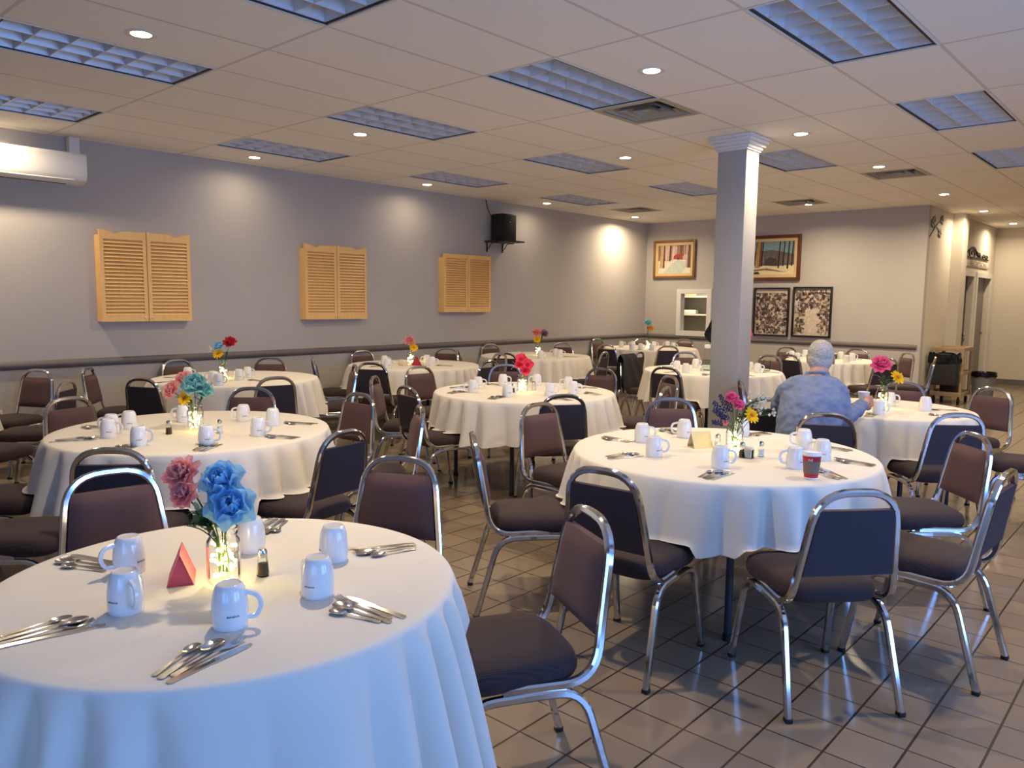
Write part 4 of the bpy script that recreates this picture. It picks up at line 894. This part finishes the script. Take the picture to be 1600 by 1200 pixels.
def flower(tb, jl, kind, col, dx, dz, dy, R, seed):
    """dx right, dz above the rim, dy towards the near side, all in metres from the rim centre"""
    rim = Vector(jl)+Vector((0, 0, .154)); pos = rim+RV*dx+Vector((0, 0, dz))-FV*dy
    nm = {'rose': 'rose', 'carnation': 'carnation', 'hibiscus': 'blossom', 'daisy': 'daisy', 'lavender': 'lavender_sprig', 'sprig': 'blossom_sprig', 'greens': 'leafy_sprig', 'leaf': 'leaf_stem', 'white_leaf': 'petal_sprig'}[kind]
    t = empty(nm, jl); L = pos-Vector(jl); rn = random.Random(seed); base = Vector((rn.uniform(-.012, .012), rn.uniform(-.012, .012), .03))
    neck = Vector((RV*dx*.12-FV*dy*.12)); neck.z = .15; hor = Vector((neck.x, neck.y, 0))
    if hor.length > .022: neck.x *= .022/hor.length; neck.y *= .022/hor.length
    ax = (L-neck).normalized() if kind in ('rose', 'carnation', 'hibiscus', 'daisy') else (L-neck).normalized()
    if kind in ('rose', 'carnation', 'hibiscus', 'daisy'):
        face = (ax*.75-FV*.85+Vector((0, 0, .25))).normalized()
        st = L-face*R*.15
        path = [base*(1-k/10)**2+neck*2*(k/10)*(1-k/10)+st*(k/10)**2 for k in range(11)]
        MB().tube(path, .0022, 6).build('stem', M['stem'], t)
        o = obj('bloom', bloom_mesh(kind, M['f_'+col], R, seed), t); o.location = st; o.rotation_euler = face.to_track_quat('Z', 'Y').to_euler()
        if kind == 'daisy': c = MB().ball((0, 0, R*.08), (R*.25, R*.25, R*.14), 12, 8).build('center', M['f_brown'] if tb == 'A' else M['f_orange'], t); c.location = st; c.rotation_euler = o.rotation_euler
        b = MB(); s2 = Vector(path[7]); leaf(b, s2, s2+RV*rn.choice([-1, 1])*R*.9+Vector((0, 0, R*.3)), R*.22); b.build('leaf', M['leaf'], t, True, 70)
    else:
        path = [base*(1-k/10)**2+neck*2*(k/10)*(1-k/10)+L*(k/10)**2 for k in range(11)]
        MB().tube(path, .0018, 6).build('stem', M['stem'], t); d = (L-neck)
        if kind == 'lavender':
            b = MB()
            for k in range(26):
                p = neck+d*(.42+.58*k/26); a = k*2.4; q = R*(1-.4*k/26); s = d.cross(Vector((0, 0, 1))).normalized(); u = s.cross(d).normalized(); e = p+(s*math.cos(a)+u*math.sin(a))*q+d.normalized()*q*.6
                b.ball(e, (.0048, .0048, .0048), 6, 5)
            b.build('spike', M['f_lavender'], t)
        elif kind == 'sprig':
            b = MB(); g = MB()
            for k in range(16):
                p = neck+d*rn.uniform(.4, .85); e = L+Vector((rn.uniform(-1, 1), rn.uniform(-1, 1), rn.uniform(-.8, .9)))*R; g.tube([p, e], .0008, 4)
                for j in range(4): a = j*PI/2; b.ball(e+RV*.004*math.cos(a)+Vector((0, 0, .004*math.sin(a))), .0042, 6, 5)
            g.build('stalks', M['stem'], t); b.build('blossoms', M['f_'+col], t)
            b = MB()
            for k in range(7): p = neck+d*(.35+.08*k); leaf(b, p, p+RV*((-1)**k)*R*.6+Vector((0, 0, R*.2)), R*.12)
            b.build('leaves', M['leaf'], t, True, 70)
        elif kind == 'greens':
            b = MB()
            for k in range(18):
                p = neck+d*(.25+.75*k/18); a = k*2.2; e = p+(RV*math.cos(a)-FV*.5*math.sin(a)+Vector((0, 0, math.sin(a)*.8+.2)))*R*rn.uniform(.5, .9); leaf(b, p, e, R*.17)
            b.build('leaves', M['leaf_pale'] if col == 'pale' else M['leaf'], t, True, 70)
        elif kind == 'leaf':
            b = MB(); leaf(b, neck+d*.45, L, R); b.build('leaf_blade', M['leaf'], t, True, 70)
        else:
            b = MB()
            for k in range(3): leaf(b, L-Vector((0, 0, .005)), L+RV*R*math.cos(2.2+k*.8)+Vector((0, 0, R*math.sin(2.2+k*.8))), R*.3)
            b.build('petals', M['f_white'], t, True, 70)
    later(t, CW[col]+' '+FL[kind]+' in the jar', TJ[tb], 'flower', 'silk flowers on the tables')
CEN = {
 'A': ((-1.930, .990), [('carnation', 'pink', -.092, .150, .03, .052), ('carnation', 'pink', -.082, .100, .045, .044), ('rose', 'blue', .010, .130, .02, .062), ('rose', 'blue', .044, .070, .055, .068), ('greens', 'pale', -.050, .058, .055, .045), ('greens', 'green', -.055, .022, .05, .055), ('greens', 'green', -.085, .012, .03, .022), ('greens', 'pale', -.015, .045, .05, .04), ('leaf', 'green', -.060, .075, .04, .028), ('leaf', 'green', -.005, .165, -.01, .010), ('leaf', 'green', .022, .160, -.01, .008)]),
 'B': ((-1.769, 3.685), [('carnation', 'rose', -.030, .135, .02, .036), ('carnation', 'rose', .002, .100, .04, .034), ('lavender', 'lavender', -.120, .110, .02, .014), ('lavender', 'lavender', -.125, .075, .04, .014), ('lavender', 'lavender', -.130, .012, .05, .013), ('lavender', 'lavender', -.085, .145, .0, .012), ('lavender', 'lavender', -.095, .055, .06, .013), ('lavender', 'lavender', -.04, .125, -.02, .013), ('daisy', 'yellow', .068, .050, .05, .044), ('sprig', 'white', .105, .120, -.01, .045), ('sprig', 'white', .150, .075, .0, .04), ('greens', 'green', .055, .085, .01, .04), ('greens', 'green', .03, .03, .03, .035), ('carnation', 'pink', -.065, .012, .05, .016)]),
 'C': ((-4.292, 2.057), [('carnation', 'pink', -.115, .085, .04, .055), ('carnation', 'pink', -.065, .150, -.01, .05), ('rose', 'teal', .010, .115, .03, .078), ('rose', 'teal', .06, .080, .01, .055), ('daisy', 'yellow', -.035, .045, .06, .045), ('greens', 'green', .06, .045, .03, .03), ('greens', 'green', -.02, .02, .04, .03)]),
 'D': ((-6.908, 3.60), [('carnation', 'red', .065, .190, .0, .062), ('rose', 'blue', -.03, .150, .02, .055), ('daisy', 'yellow', -.03, .085, .05, .055), ('white_leaf', 'white', -.105, .115, .0, .05), ('greens', 'green', .05, .09, .02, .04)]),
 'F': ((-4.240, 4.85), [('hibiscus', 'hot_pink', -.015, .125, .03, .058), ('hibiscus', 'hot_pink', .04, .08, .05, .058), ('hibiscus', 'hot_pink', .02, .03, .06, .05), ('hibiscus', 'hot_pink', -.03, .075, .04, .045), ('white_leaf', 'white', -.06, .07, .03, .05), ('white_leaf', 'white', -.01, .185, -.01, .04)]),
 'G': ((-7.05, 6.03), [('carnation', 'pink', -.005, .125, .03, .070), ('daisy', 'yellow', .045, .045, .05, .055), ('white_leaf', 'white', -.09, .10, .0, .05)]),
 'H': ((-7.021, 8.35), [('carnation', 'pink', -.02, .165, .02, .075), ('carnation', 'mauve', .085, .15, .0, .07), ('daisy', 'yellow', -.015, .07, .05, .06), ('greens', 'green', .06, .09, .02, .05)]),
 'I': ((-6.873, 11.0), [('rose', 'teal', -.01, .26, .0, .075), ('daisy', 'orange', .03, .18, .04, .06), ('greens', 'green', -.02, .2, .0, .05)]),
 'K': ((-1.765, 6.068), [('carnation', 'rose', -.035, .175, .03, .078), ('daisy', 'yellow', .085, .085, .05, .058), ('greens', 'green', -.02, .075, .03, .05), ('greens', 'green', .03, .06, .02, .045)]),
}
for i, (tb, ((x, y), fl)) in enumerate(CEN.items()):
    jl = (x, y, TOP+.0003)
    tag(jar(jl), 'clear glass flower jar standing '+TJ[tb], 'jar', 'glass jars on the tables')
    tag(fairy(jl, i, n=75 if tb in 'ABCF' else 26), 'glowing warm fairy lights inside the jar '+TJ[tb], 'fairy lights', 'fairy lights in the jars')
    for k, f in enumerate(fl): flower(tb, jl, *f, seed=100*i+k)
def shaker(loc, fill, label):
    t = tag(empty(fill+'_shaker', (loc[0], loc[1], TOP+.0003)), label, 'shaker', 'salt and pepper shakers')
    MB().lathe([(0, .001), (.016, .001), (.0175, .004), (.0135, .05), (.012, .056)], 10, cap0=False, cap1=False).build('glass_body', M['glass'], t, True, 20)
    MB().lathe([(0, .003), (.0150, .003), (.0128, .036), (0, .036)], 10).build('contents', M[fill], t, True, 30)
    MB().lathe([(.0125, .054), (.0135, .056), (.0135, .068), (.011, .075), (.005, .078), (0, .0785)], 16, cap0=False).build('cap', M['steel'], t)
shaker((-1.900, 1.088), 'pepper', 'pepper shaker right of the jar on the nearest table')
shaker((-1.889, 3.737), 'salt', 'leftmost of three shakers on the table with red cup')
shaker((-1.688, 3.604), 'pepper', 'dark-filled pepper shaker on the table with red cup')
shaker((-1.628, 3.690), 'salt', 'rightmost salt shaker on the table with red cup')
shaker((-4.293, 1.902), 'pepper', 'pepper shaker left of the teal flower jar')
shaker((-4.131, 2.118), 'salt', 'salt shaker right of the teal flower jar')
shaker((-4.292, 4.79), 'pepper', 'pepper shaker left of the coral flower jar')
shaker((-4.273, 5.036), 'salt', 'salt shaker right of the coral flower jar')
shaker((-6.733, 3.491), 'salt', 'salt shaker by the jar on the red-carnation table')
shaker((-6.80, 3.53), 'pepper', 'pepper shaker by the jar on the red-carnation table')
shaker((-4.219, 7.90), 'salt', 'salt shaker on the table behind the column')
def tent(name, loc, az, w_, h, L, m, label, inner=None):
    t = tag(empty(name, (loc[0], loc[1], TOP+.0004), az), label, 'table card')
    th = .0009; b = MB()
    for s in (-1, 1): b.add([(s*w_/2, 0, 0), (0, 0, h), (0, L, h), (s*w_/2, L, 0), (s*(w_/2-th*2), 0, 0), (0, 0, h-th*3), (0, L, h-th*3), (s*(w_/2-th*2), L, 0)], [(0, 1, 2, 3), (4, 7, 6, 5), (0, 4, 5, 1), (3, 2, 6, 7), (0, 3, 7, 4)])
    b.build('folded_card', m, t, False); MB().add([(-w_/2, 0, .0004), (w_/2, 0, .0004), (w_/2, L, .0004), (-w_/2, L, .0004)], [(0, 1, 2, 3)]).build('base_flap', m, t, False)
    if inner: MB().add([(-w_/2+.002, .006, .001), (w_/2-.002, .006, .001), (0, .006, h-.004)], [(0, 1, 2)]).build('end_flap', inner, t, False)
tent('card_tent', (-1.985, .895), math.radians(62), .069, .088, .12, M['pink_card'], 'pink folded card tent beside the jar on nearest table', M['pink_deep'])
tent('card_tent', (-2.005, 3.66), math.radians(-34), .085, .085, .11, M['cream_card'], 'cream folded card tent on the table with red cup')
tent('card_tent', (-6.813, 5.93), math.radians(60), .11, .10, .10, M['red_card'], 'red folded card tent on a table by left wall', M['red_card'])
# paper cup
t = tag(empty('paper_cup', (-1.257, 3.38, TOP+.0003)), 'red takeaway cup with grey sleeve and white lid', 'cup')
MB().lathe([(0, .001), (.0285, .001), (.029, .004), (.0395, .108)], 32, cap0=False).build('cup_body', M['cup_red'], t)
MB().lathe([(.0315, .026), (.0322, .026), (.0378, .082), (.0372, .082)], 32, cap0=False, cap1=False).build('sleeve', M['kraft'], t)
MB().lathe([(.0290, .0005), (.0300, .001), (.0302, .008), (.0294, .008)], 32, cap0=False, cap1=False).build('base_band', M['paper_white'], t)
MB().lathe([(.0395, .104), (.0425, .105), (.0425, .111), (.0395, .113), (.037, .121), (.033, .122), (.031, .118), (0, .118)], 32, cap0=False).build('lid', M['lid'], t)
o = text_obj('lettering', 'nd', .020, M['paper_white'], t, (0, 0, 0), (0, 0, 0), .0004)
ang = -FV.copy()*1.0-RV*.55; ang.normalize(); o.location = ang*.0374+Vector((0, 0, .089)); o.rotation_euler = (PI/2-.1, 0, math.atan2(ang.y, ang.x)+PI/2)
# other small things on the tables
t = tag(empty('sugar_holder', (-1.655, 3.610, TOP+.0003)), 'clear square holder with white packets between two shakers', 'sugar holder')
b = MB(); b.span((-.024, -.018, 0), (.024, .018, .003))
for a, c in (((-.024, -.018, .003), (.024, -.0165, .045)), ((-.024, .0165, .003), (.024, .018, .045)), ((-.024, -.0165, .003), (-.0225, .0165, .045)), ((.0225, -.0165, .003), (.024, .0165, .045))): b.span(a, c)
b.build('holder', M['glass'], t, False)
for k in range(5): MB().box((-.016+.008*k, 0, .032), (.0035, .026, .055), Matrix.Rotation(.08*(k-2), 3, 'Y')).build('packet', M['paper_white'], t)
t = tag(empty('sugar_holder', (-6.95, 5.83, TOP+.0003)), 'small cream packet holder beside the jar and red card', 'sugar holder')
MB().box((0, 0, .022), (.10, .06, .044), None, .006).build('holder', M['cream_card'], t)
for k in range(4): MB().box((-.03+.02*k, 0, .05), (.006, .045, .03)).build('packet', M['paper_white'], t)
def carafe(loc, h, r, label, name='carafe'):
    t = tag(empty(name, (loc[0], loc[1], TOP+.0003)), label, 'carafe' if name == 'carafe' else 'glass')
    pr = [(0, .002), (r*.9, .002), (r, .012), (r, h*.55), (r*.55, h*.75), (r*.5, h*.9), (r*.6, h)] if name == 'carafe' else [(0, .002), (r*.9, .002), (r, h)]
    MB().lathe(pr, 24, cap0=False, cap1=False).build('body', M['glass'], t); MB().lathe([(0, .004), (r*.88, .004), (r*.95, .014), (r*.95, h*.45), (0, h*.45)], 24).build('water', M['water'], t)
    MB().tube([(pr[-1][0]*math.cos(2*PI*k/24), pr[-1][0]*math.sin(2*PI*k/24), h) for k in range(24)], .003, 6, closed=True).build('rim', M['glass'], t)
    if name == 'carafe': MB().lathe([(r*.60, h*.97), (r*.62, h+.03), (0, h+.035)], 20).build('stopper', M['paper_white'], t)
carafe((-4.204, 7.978), .26, .055, 'clear water carafe on the table behind the column')
carafe((-3.70, 8.44), .12, .04, 'clear drinking glass on the table behind the column', 'drinking_glass')
t = tag(empty('napkin_holder', (-3.86, 10.98, TOP+.0003)), 'small dark green holder on the table behind the man', 'holder')
MB().box((0, 0, .035), (.09, .06, .07), None, .01).build('holder', M['leaf'], t); MB().box((0, 0, .06), (.07, .03, .05)).build('napkins', M['paper_white'], t)

# ------------------------------------------------------------------ service cart and bins
t = tag(empty('utility_cart', (-2.97, 13.66, 0)), 'tan three-shelf service cart near the far corner', 'cart')
W, L = .44, .62
for z, h in ((.13, .06), (.46, .05), (.83, .05)):
    b = MB(); b.box((0, 0, z), (W, L, .02), None, .006)
    for s in (-1, 1): b.box((s*(W/2-.012), 0, z+h/2), (.024, L, h), None, .006); b.box((0, s*(L/2-.012), z+h/2), (W-.03, .024, h), None, .006)
    b.build('shelf', M['tan_plastic'], t)
for sx in (-1, 1):
    for sy in (-1, 1):
        MB().box((sx*(W/2-.025), sy*(L/2-.025), .50), (.045, .045, .76), None, .008).build('post', M['tan_plastic'], t)
        c = MB().lathe([(.01, .03), (.045, .03), (.05, .04), (.05, .055), (.045, .065)][:1]+[(.012, .05), (.012, .12)], 10, (sx*(W/2-.05), sy*(L/2-.06), 0)).build('caster', M['rubber'], t)
        MB().tube([(sx*(W/2-.05)-.014, sy*(L/2-.06), .045), (sx*(W/2-.05)+.014, sy*(L/2-.06), .045)], .045, 18).build('wheel', M['rubber'], c)
t = tag(empty('rubbish_bin', (-2.985, 13.245, .30)), 'black bin with glossy liner hung on front of the tan cart', 'bin')
MB().box((0, 0, .24), (.40, .17, .48), None, .03, 3).build('bin_body', mat('charcoal plastic', (40, 39, 40), 0.5, noise=0.05), t)
b = MB(); rn = random.Random(4)
def bagp(u, v):
    a = 2*PI*u; e = .35; ca, sa = math.cos(a), math.sin(a); k = 1+.05*math.sin(17*a+v*5)*(.4+v)+.03*math.sin(31*a)
    return (math.copysign(abs(ca)**e, ca)*.208*k, math.copysign(abs(sa)**e, sa)*.094*k, .49-.15*v+.012*math.sin(9*a))
b.grid(bagp, 80, 6, True); b.build('bin_liner', M['bag'], t, True, 80)
MB().box((0, .09, .46), (.3, .03, .03)).build('hook_bar', M['tan_plastic'], t)
t = tag(empty('waste_bin', (-2.60, 14.05, 0)), 'grey waste bin with black liner right of the cart', 'bin')
MB().lathe([(0, .004), (.135, .004), (.14, .02), (.170, .44), (.176, .44), (.176, .47), (.178, .475), (.170, .475)], 36, cap0=False, cap1=False).build('bin_body', M['grey_plastic'], t)
b = MB(); b.grid(lambda u, v: ((.182+.006*math.sin(23*2*PI*u)*v)*math.cos(2*PI*u), (.182+.006*math.sin(23*2*PI*u)*v)*math.sin(2*PI*u), .48-.07*v+.008*math.sin(7*2*PI*u)*v), 72, 4, True); b.grid(lambda u, v: ((.170-.10*v)*math.cos(2*PI*u), (.170-.10*v)*math.sin(2*PI*u), .48-.25*v), 40, 3, True); b.build('bin_liner', M['bag'], t, True, 80)
tag(MB().box((0, 0, .06), (.26, .36, .12), None, .012).build('bus_tub', M['grey_plastic'], None, True, 40, (-2.97, 13.66, .48)), 'grey dish tub on the middle shelf of the cart', 'tub')
tag(MB().box((0, 0, .07), (.24, .30, .14), None, .012).build('storage_box', mat('dark brown box', (62, 46, 38), .7, noise=.1), None, True, 40, (-2.97, 13.66, .152)), 'dark box on the bottom shelf of the cart', 'box')

# ------------------------------------------------------------------ people
def fused(name, parts, voxel, m, parent, smooth=6, bumpy=None):
    """fuse overlapping closed pieces into one continuous surface"""
    b = MB()
    for f in parts: f(b)
    me = b.mesh(name, m, False); o = obj(name, me)
    r = o.modifiers.new('r', 'REMESH'); r.mode = 'VOXEL'; r.voxel_size = voxel; r.use_smooth_shade = True
    s = o.modifiers.new('s', 'SMOOTH'); s.factor = .5; s.iterations = smooth
    if bumpy:
        tex = bpy.data.textures.new('folds', 'CLOUDS'); tex.noise_scale = bumpy[0]; d = o.modifiers.new('d', 'DISPLACE'); d.texture = tex; d.strength = bumpy[1]; d.mid_level = .5; d.texture_coords = 'GLOBAL'
    bpy.context.view_layer.update()
    new = bpy.data.meshes.new_from_object(o.evaluated_get(bpy.context.evaluated_depsgraph_get())); bpy.data.objects.remove(o)
    new.materials.clear(); new.materials.append(m); new.name = name
    for p in new.polygons: p.use_smooth = True
    return obj(name, new, parent)
def limb(pts, rad, n=16, sub=5):
    P = [Vector(p) for p in pts]; path = []; rr = []
    for i in range(len(P)-1):
        for k in range(sub): t = k/sub; path.append(P[i].lerp(P[i+1], t)); rr.append(rad[i]+(rad[i+1]-rad[i])*t)
    path.append(P[-1]); rr.append(rad[-1])
    return lambda b: (b.tube(path, rr, n), b.ball(P[0], rad[0], n, 10), b.ball(P[-1], rad[-1], n, 10), *[b.ball(P[i], rad[i], n, 10) for i in range(1, len(P)-1)])
def ell(c, r): return lambda b: b.ball(c, r, 24, 16)
def torso(secs, n=28):
    def f(b):
        vs = [(c[0]+rx*math.cos(2*PI*i/n), c[1]+ry*math.sin(2*PI*i/n), c[2]) for c, rx, ry in secs for i in range(n)]; k = len(secs)
        b.add(vs, [(j*n+i, j*n+(i+1) % n, (j+1)*n+(i+1) % n, (j+1)*n+i) for j in range(k-1) for i in range(n)]+[tuple(range(n))[::-1], tuple((k-1)*n+i for i in range(n))])
    return f
def head_parts(c, yaw):
    c = Vector(c); R_ = Matrix.Rotation(yaw, 3, 'Z'); P = lambda x, y, z: c+R_ @ Vector((x, y, z)); out = []
    def e(x, y, z, r): return lambda b: b.ball(P(x, y, z), r, 20, 14)
    out += [e(0, -.012, .025, (.076, .092, .095)), e(0, .022, -.035, (.060, .066, .075)), e(0, .045, -.085, (.036, .036, .030)), e(0, .092, -.015, (.012, .016, .026)), e(0, .104, -.030, (.015, .012, .011)),
            e(-.035, .078, .018, (.022, .012, .008)), e(.035, .078, .018, (.022, .012, .008)), e(0, .083, -.062, (.026, .010, .006)), e(0, .081, -.072, (.021, .009, .006))]
    for s in (-1, 1): out += [e(s*.080, -.005, -.010, (.009, .018, .031)), e(s*.083, -.012, .006, (.008, .014, .018))]
    return out, P
def hand_parts(w_, d, pn, side):
    """wrist w_, direction d, palm normal pn; five fingers half curled"""
    w_, d, pn = Vector(w_), Vector(d).normalized(), Vector(pn).normalized(); s = d.cross(pn).normalized()*side; out = []
    out.append(limb([w_, w_+d*.03], [.027, .030])); palm = w_+d*.055
    for k in range(5): out.append(ell(palm+s*(.016*(k-2)), (.020, .020, .020)))
    for k, (o, L) in enumerate(((-.030, .066), (-.010, .076), (.010, .072), (.029, .056))):
        a = w_+d*.082+s*o; b1 = a+d*L*.48+pn*L*.10; b2 = b1+d*L*.26+pn*L*.24; b3 = b2+d*L*.05+pn*L*.28
        out.append(limb([w_+d*.05+s*o*.8, a, b1, b2, b3], [.011, .0098, .0090, .0082, .0070], 10, 3))
    t0 = w_+d*.028-s*.026; t1 = t0-s*.022+d*.030+pn*.012; t2 = t1+d*.028+pn*.016
    out.append(limb([t0, t1, t2], [.0135, .0105, .0085], 10, 3)); return out
# seated man
MX, MY, MA = MAN
man = tag(empty('person', (MX, MY, 0), math.radians(MA)), 'seated person in blue-grey shirt with white hair, back turned', 'person')
hp, HPf = head_parts((.085, .140, 1.168), math.radians(-14))
rs, re_, rw = Vector((.190, .075, .955)), Vector((.240, .070, .785)), Vector((.385, .270, .860))
ls, le, lw = Vector((-.120, .085, .955)), Vector((-.150, .300, .815)), Vector((.175, .405, .900))
parts = hp+[limb([(.05, .055, 1.02), (.070, .085, 1.08), (.080, .115, 1.13)], [.066, .060, .056]), torso([((0, .0, .46), .15, .11), ((0, 0, .55), .165, .125), ((.01, .01, .70), .155, .115), ((.03, .03, .88), .165, .115), ((.045, .05, 1.0), .15, .09), ((.05, .055, 1.05), .07, .06)]),
  limb([rs, re_, rw], [.050, .042, .028]), limb([ls, le, lw], [.050, .042, .028])]
for s in (-1, 1): parts += [limb([(s*.09, .02, .53), (s*.13, .43, .515), (s*.14, .40, .10)], [.078, .058, .042]), limb([(s*.14, .36, .045), (s*.15, .50, .035)], [.040, .032])]
parts += hand_parts(rw, (.62, .65, .12), (-.6, .5, -.1), 1)+hand_parts(lw, (.82, .30, -.05), (.15, -.2, .9), -1)
fused('body', parts, .0075, M['skin'], man, 4)
sp = [torso([((0, -.01, .47), .185, .145), ((0, -.012, .56), .196, .155), ((.008, -.005, .70), .198, .150), ((.022, .015, .82), .205, .150), ((.035, .033, .92), .196, .138), ((.045, .048, .99), .158, .112), ((.052, .056, 1.035), .110, .088), ((.058, .066, 1.062), .070, .066)]),
  limb([(.13, .055, .985), rs, re_, re_.lerp(rw, .55), re_.lerp(rw, .86)], [.078, .066, .058, .050, .044]), limb([(-.05, .06, .985), ls, le, le.lerp(lw, .8)], [.078, .066, .056, .044]),
  lambda b: b.tube([(.062+.064*math.cos(2*PI*k/20), .075+.060*math.sin(2*PI*k/20), 1.074-.016*math.sin(2*PI*k/20)) for k in range(20)], .013, 8, closed=True)]
fused('shirt', sp, .009, M['shirt'], man, 4, (.055, .026))
tp_ = [torso([((0, .0, .455), .178, .138), ((0, .0, .52), .188, .145), ((0, -.005, .58), .187, .142)])]
for s in (-1, 1): tp_ += [limb([(s*.09, .02, .535), (s*.13, .44, .522), (s*.14, .405, .13)], [.092, .072, .062])]
fused('trousers', tp_, .01, M['trousers'], man, 5)
for s in (-1, 1): fused('shoe', [limb([(s*.14, .37, .05), (s*.145, .45, .045), (s*.15, .54, .035)], [.048, .044, .034])], .008, M['rubber'], man, 3)
fused('hair', [(lambda b, q=q, r=r: b.ball(HPf(*q), r, 22, 14)) for q, r in (((0, -.020, .035), (.082, .092, .092)), ((0, -.045, -.010), (.079, .062, .070)), ((-.055, .0, .0), (.028, .034, .038)), ((.055, .0, .0), (.028, .034, .038)), ((0, -.055, -.055), (.058, .040, .032)))], .006, M['hair'], man, 3, (.03, .005))
for s in (-1, 1): MB().ball(HPf(s*.032, .082, .008), .010, 12, 8).build('eye', M['dark_hair'], man)
b = MB()
for s in (-1, 1): b.tube([HPf(s*.088, -.02, .018), HPf(s*.084, .06, .014), HPf(s*.064, .098, .008)], .0028, 6); b.tube([HPf(s*.036+.024*math.cos(2*PI*k/20), .102, .004+.018*math.sin(2*PI*k/20)) for k in range(20)], .002, 6, closed=True)
b.build('glasses', M['black'], man)
R2 = Matrix.Rotation(math.radians(MA), 3, 'Z'); cp = Vector((MX, MY, 0))+R2 @ Vector((.405, .375, .855))
t = tag(empty('paper_cup', cp), 'small white cup held in the seated man\'s hands', 'cup')
MB().lathe([(0, .001), (.027, .001), (.037, .075), (.039, .078), (.037, .079), (.033, .074), (.024, .006), (0, .006)], 28, cap0=False).build('cup_body', M['paper_white'], t)
# standing person behind the column
sp_ = tag(empty('person', (-5.30, 10.72, 0), math.radians(205)), 'standing person in black with a pink sleeve, mostly behind the column', 'person')
hp2, HP2 = head_parts((0, .03, 1.52), 0.3)
b2 = hp2+[limb([(0, 0, 1.30), (0, .01, 1.40), (0, .02, 1.45)], [.06, .055, .052]), torso([((0, 0, .82), .15, .11), ((0, 0, 1.0), .13, .10), ((0, 0, 1.2), .155, .11), ((0, 0, 1.31), .14, .08), ((0, 0, 1.36), .06, .05)])]
arms = {}
for s in (-1, 1):
    a = [Vector((s*.17, 0, 1.30)), Vector((s*(.30 if s > 0 else .275), -.05, 1.05)), Vector((s*.2, .14, .93))]; arms[s] = a
    b2 += [limb(a, [.048, .040, .028]), limb([(s*.09, 0, .86), (s*.10, .02, .48), (s*.10, 0, .08)], [.085, .058, .042]), limb([(s*.10, -.02, .045), (s*.11, .14, .03)], [.042, .03])]+hand_parts(a[2], (-s*.8, .3, -.2), (0, -1, 0), s)
fused('body', b2, .009, M['skin'], sp_, 4)
fused('jacket', [torso([((0, 0, .70), .20, .145), ((0, 0, .85), .19, .14), ((0, 0, 1.0), .17, .13), ((0, 0, 1.2), .185, .135), ((0, 0, 1.32), .165, .10), ((0, 0, 1.39), .07, .065)]), limb(arms[1][:2]+[arms[1][1].lerp(arms[1][2], .85)], [.075, .066, .052])], .011, M['black_cloth'], sp_, 4, (.1, .02))
fused('sleeve', [limb([Vector((-.15, 0, 1.30))]+arms[-1][:2]+[arms[-1][1].lerp(arms[-1][2], .85)], [.07, .074, .062, .05])], .011, M['pink_cloth'], sp_, 3)
fused('trousers', [torso([((0, 0, .78), .178, .13), ((0, 0, .92), .165, .12)])]+[limb([(s*.09, 0, .86), (s*.10, .02, .48), (s*.10, 0, .10)], [.098, .075, .065]) for s in (-1, 1)], .012, M['trousers'], sp_, 4)
for s in (-1, 1): fused('shoe', [limb([(s*.10, -.03, .05), (s*.105, .08, .045), (s*.11, .17, .035)], [.048, .044, .034])], .01, M['rubber'], sp_, 3)
fused('hair', [(lambda b, q=q, r=r: b.ball(HP2(*q), r, 20, 14)) for q, r in (((0, -.020, .035), (.084, .096, .094)), ((0, -.05, -.03), (.082, .062, .085)))], .008, M['dark_hair'], sp_, 3)
for s in (-1, 1): MB().ball(HP2(s*.032, .082, .008), .010, 12, 8).build('eye', M['dark_hair'], sp_)
# black jacket over a chair left of the column
JX, JY, JA = JACKET
t = tag(empty('jacket', (JX, JY, 0), math.radians(JA)), 'black jacket draped over a chair back, left of the column', 'jacket')
b = MB()
def jk(u, v, o):
    s = v*2-1; z = .885-.42*abs(s); q = .5+.5*abs(s); x = (2*u-1)*(.17+.10*abs(s)); y = post_y(max(.408, z-.02))+(.030+.03*abs(s)+o)*(1 if s > 0 else -1)
    if abs(s) < .12: y = -.300+(.035+o)*s/.12
    return (x, y+.008*math.sin(14*u+3*s), z+(o*.8 if abs(s) < .15 else 0)+.010*math.sin(9*u+s*4)*abs(s))
b.grid(lambda u, v: jk(u, v, 0.006), 18, 24); b.grid(lambda u, v: jk(u, v, 0.0), 18, 24)
b.build('jacket_body', M['black_cloth'], t, True, 80)

# ------------------------------------------------------------------ labels made to single each thing out
groups = {}
for o, h, tl in PEND: groups.setdefault(h+' '+tl, []).append(o)
for lab, os_ in groups.items():
    n = len(os_)
    if n == 1: os_[0]['label'] = lab; continue
    P = [o.matrix_basis.translation for o in os_]
    if os_[0]['category'] == 'flower': P = [P[i]+[c for c in C.objects if c.parent is o][-1].location*1.0 for i, o in enumerate(os_)]
    wide = max(p.dot(RV) for p in P)-min(p.dot(RV) for p in P); deep = max(p.dot(FV) for p in P)-min(p.dot(FV) for p in P)
    key = (lambda i: P[i].dot(RV)) if wide >= deep*.7 else (lambda i: P[i].dot(FV))
    words = {2: ['left of two', 'right of two'], 3: ['left of three', 'middle of three', 'right of three']} if wide >= deep*.7 else {2: ['nearer of two', 'farther of two'], 3: ['nearest of three', 'middle of three', 'farthest of three']}
    od = ['first', 'second', 'third', 'fourth', 'fifth', 'sixth', 'seventh', 'eighth', 'ninth']
    for r, i in enumerate(sorted(range(n), key=key)):
        os_[i]['label'] = lab+', '+(words[n][r] if n in words else od[r]+(' from left' if wide >= deep*.7 else ' nearest'))
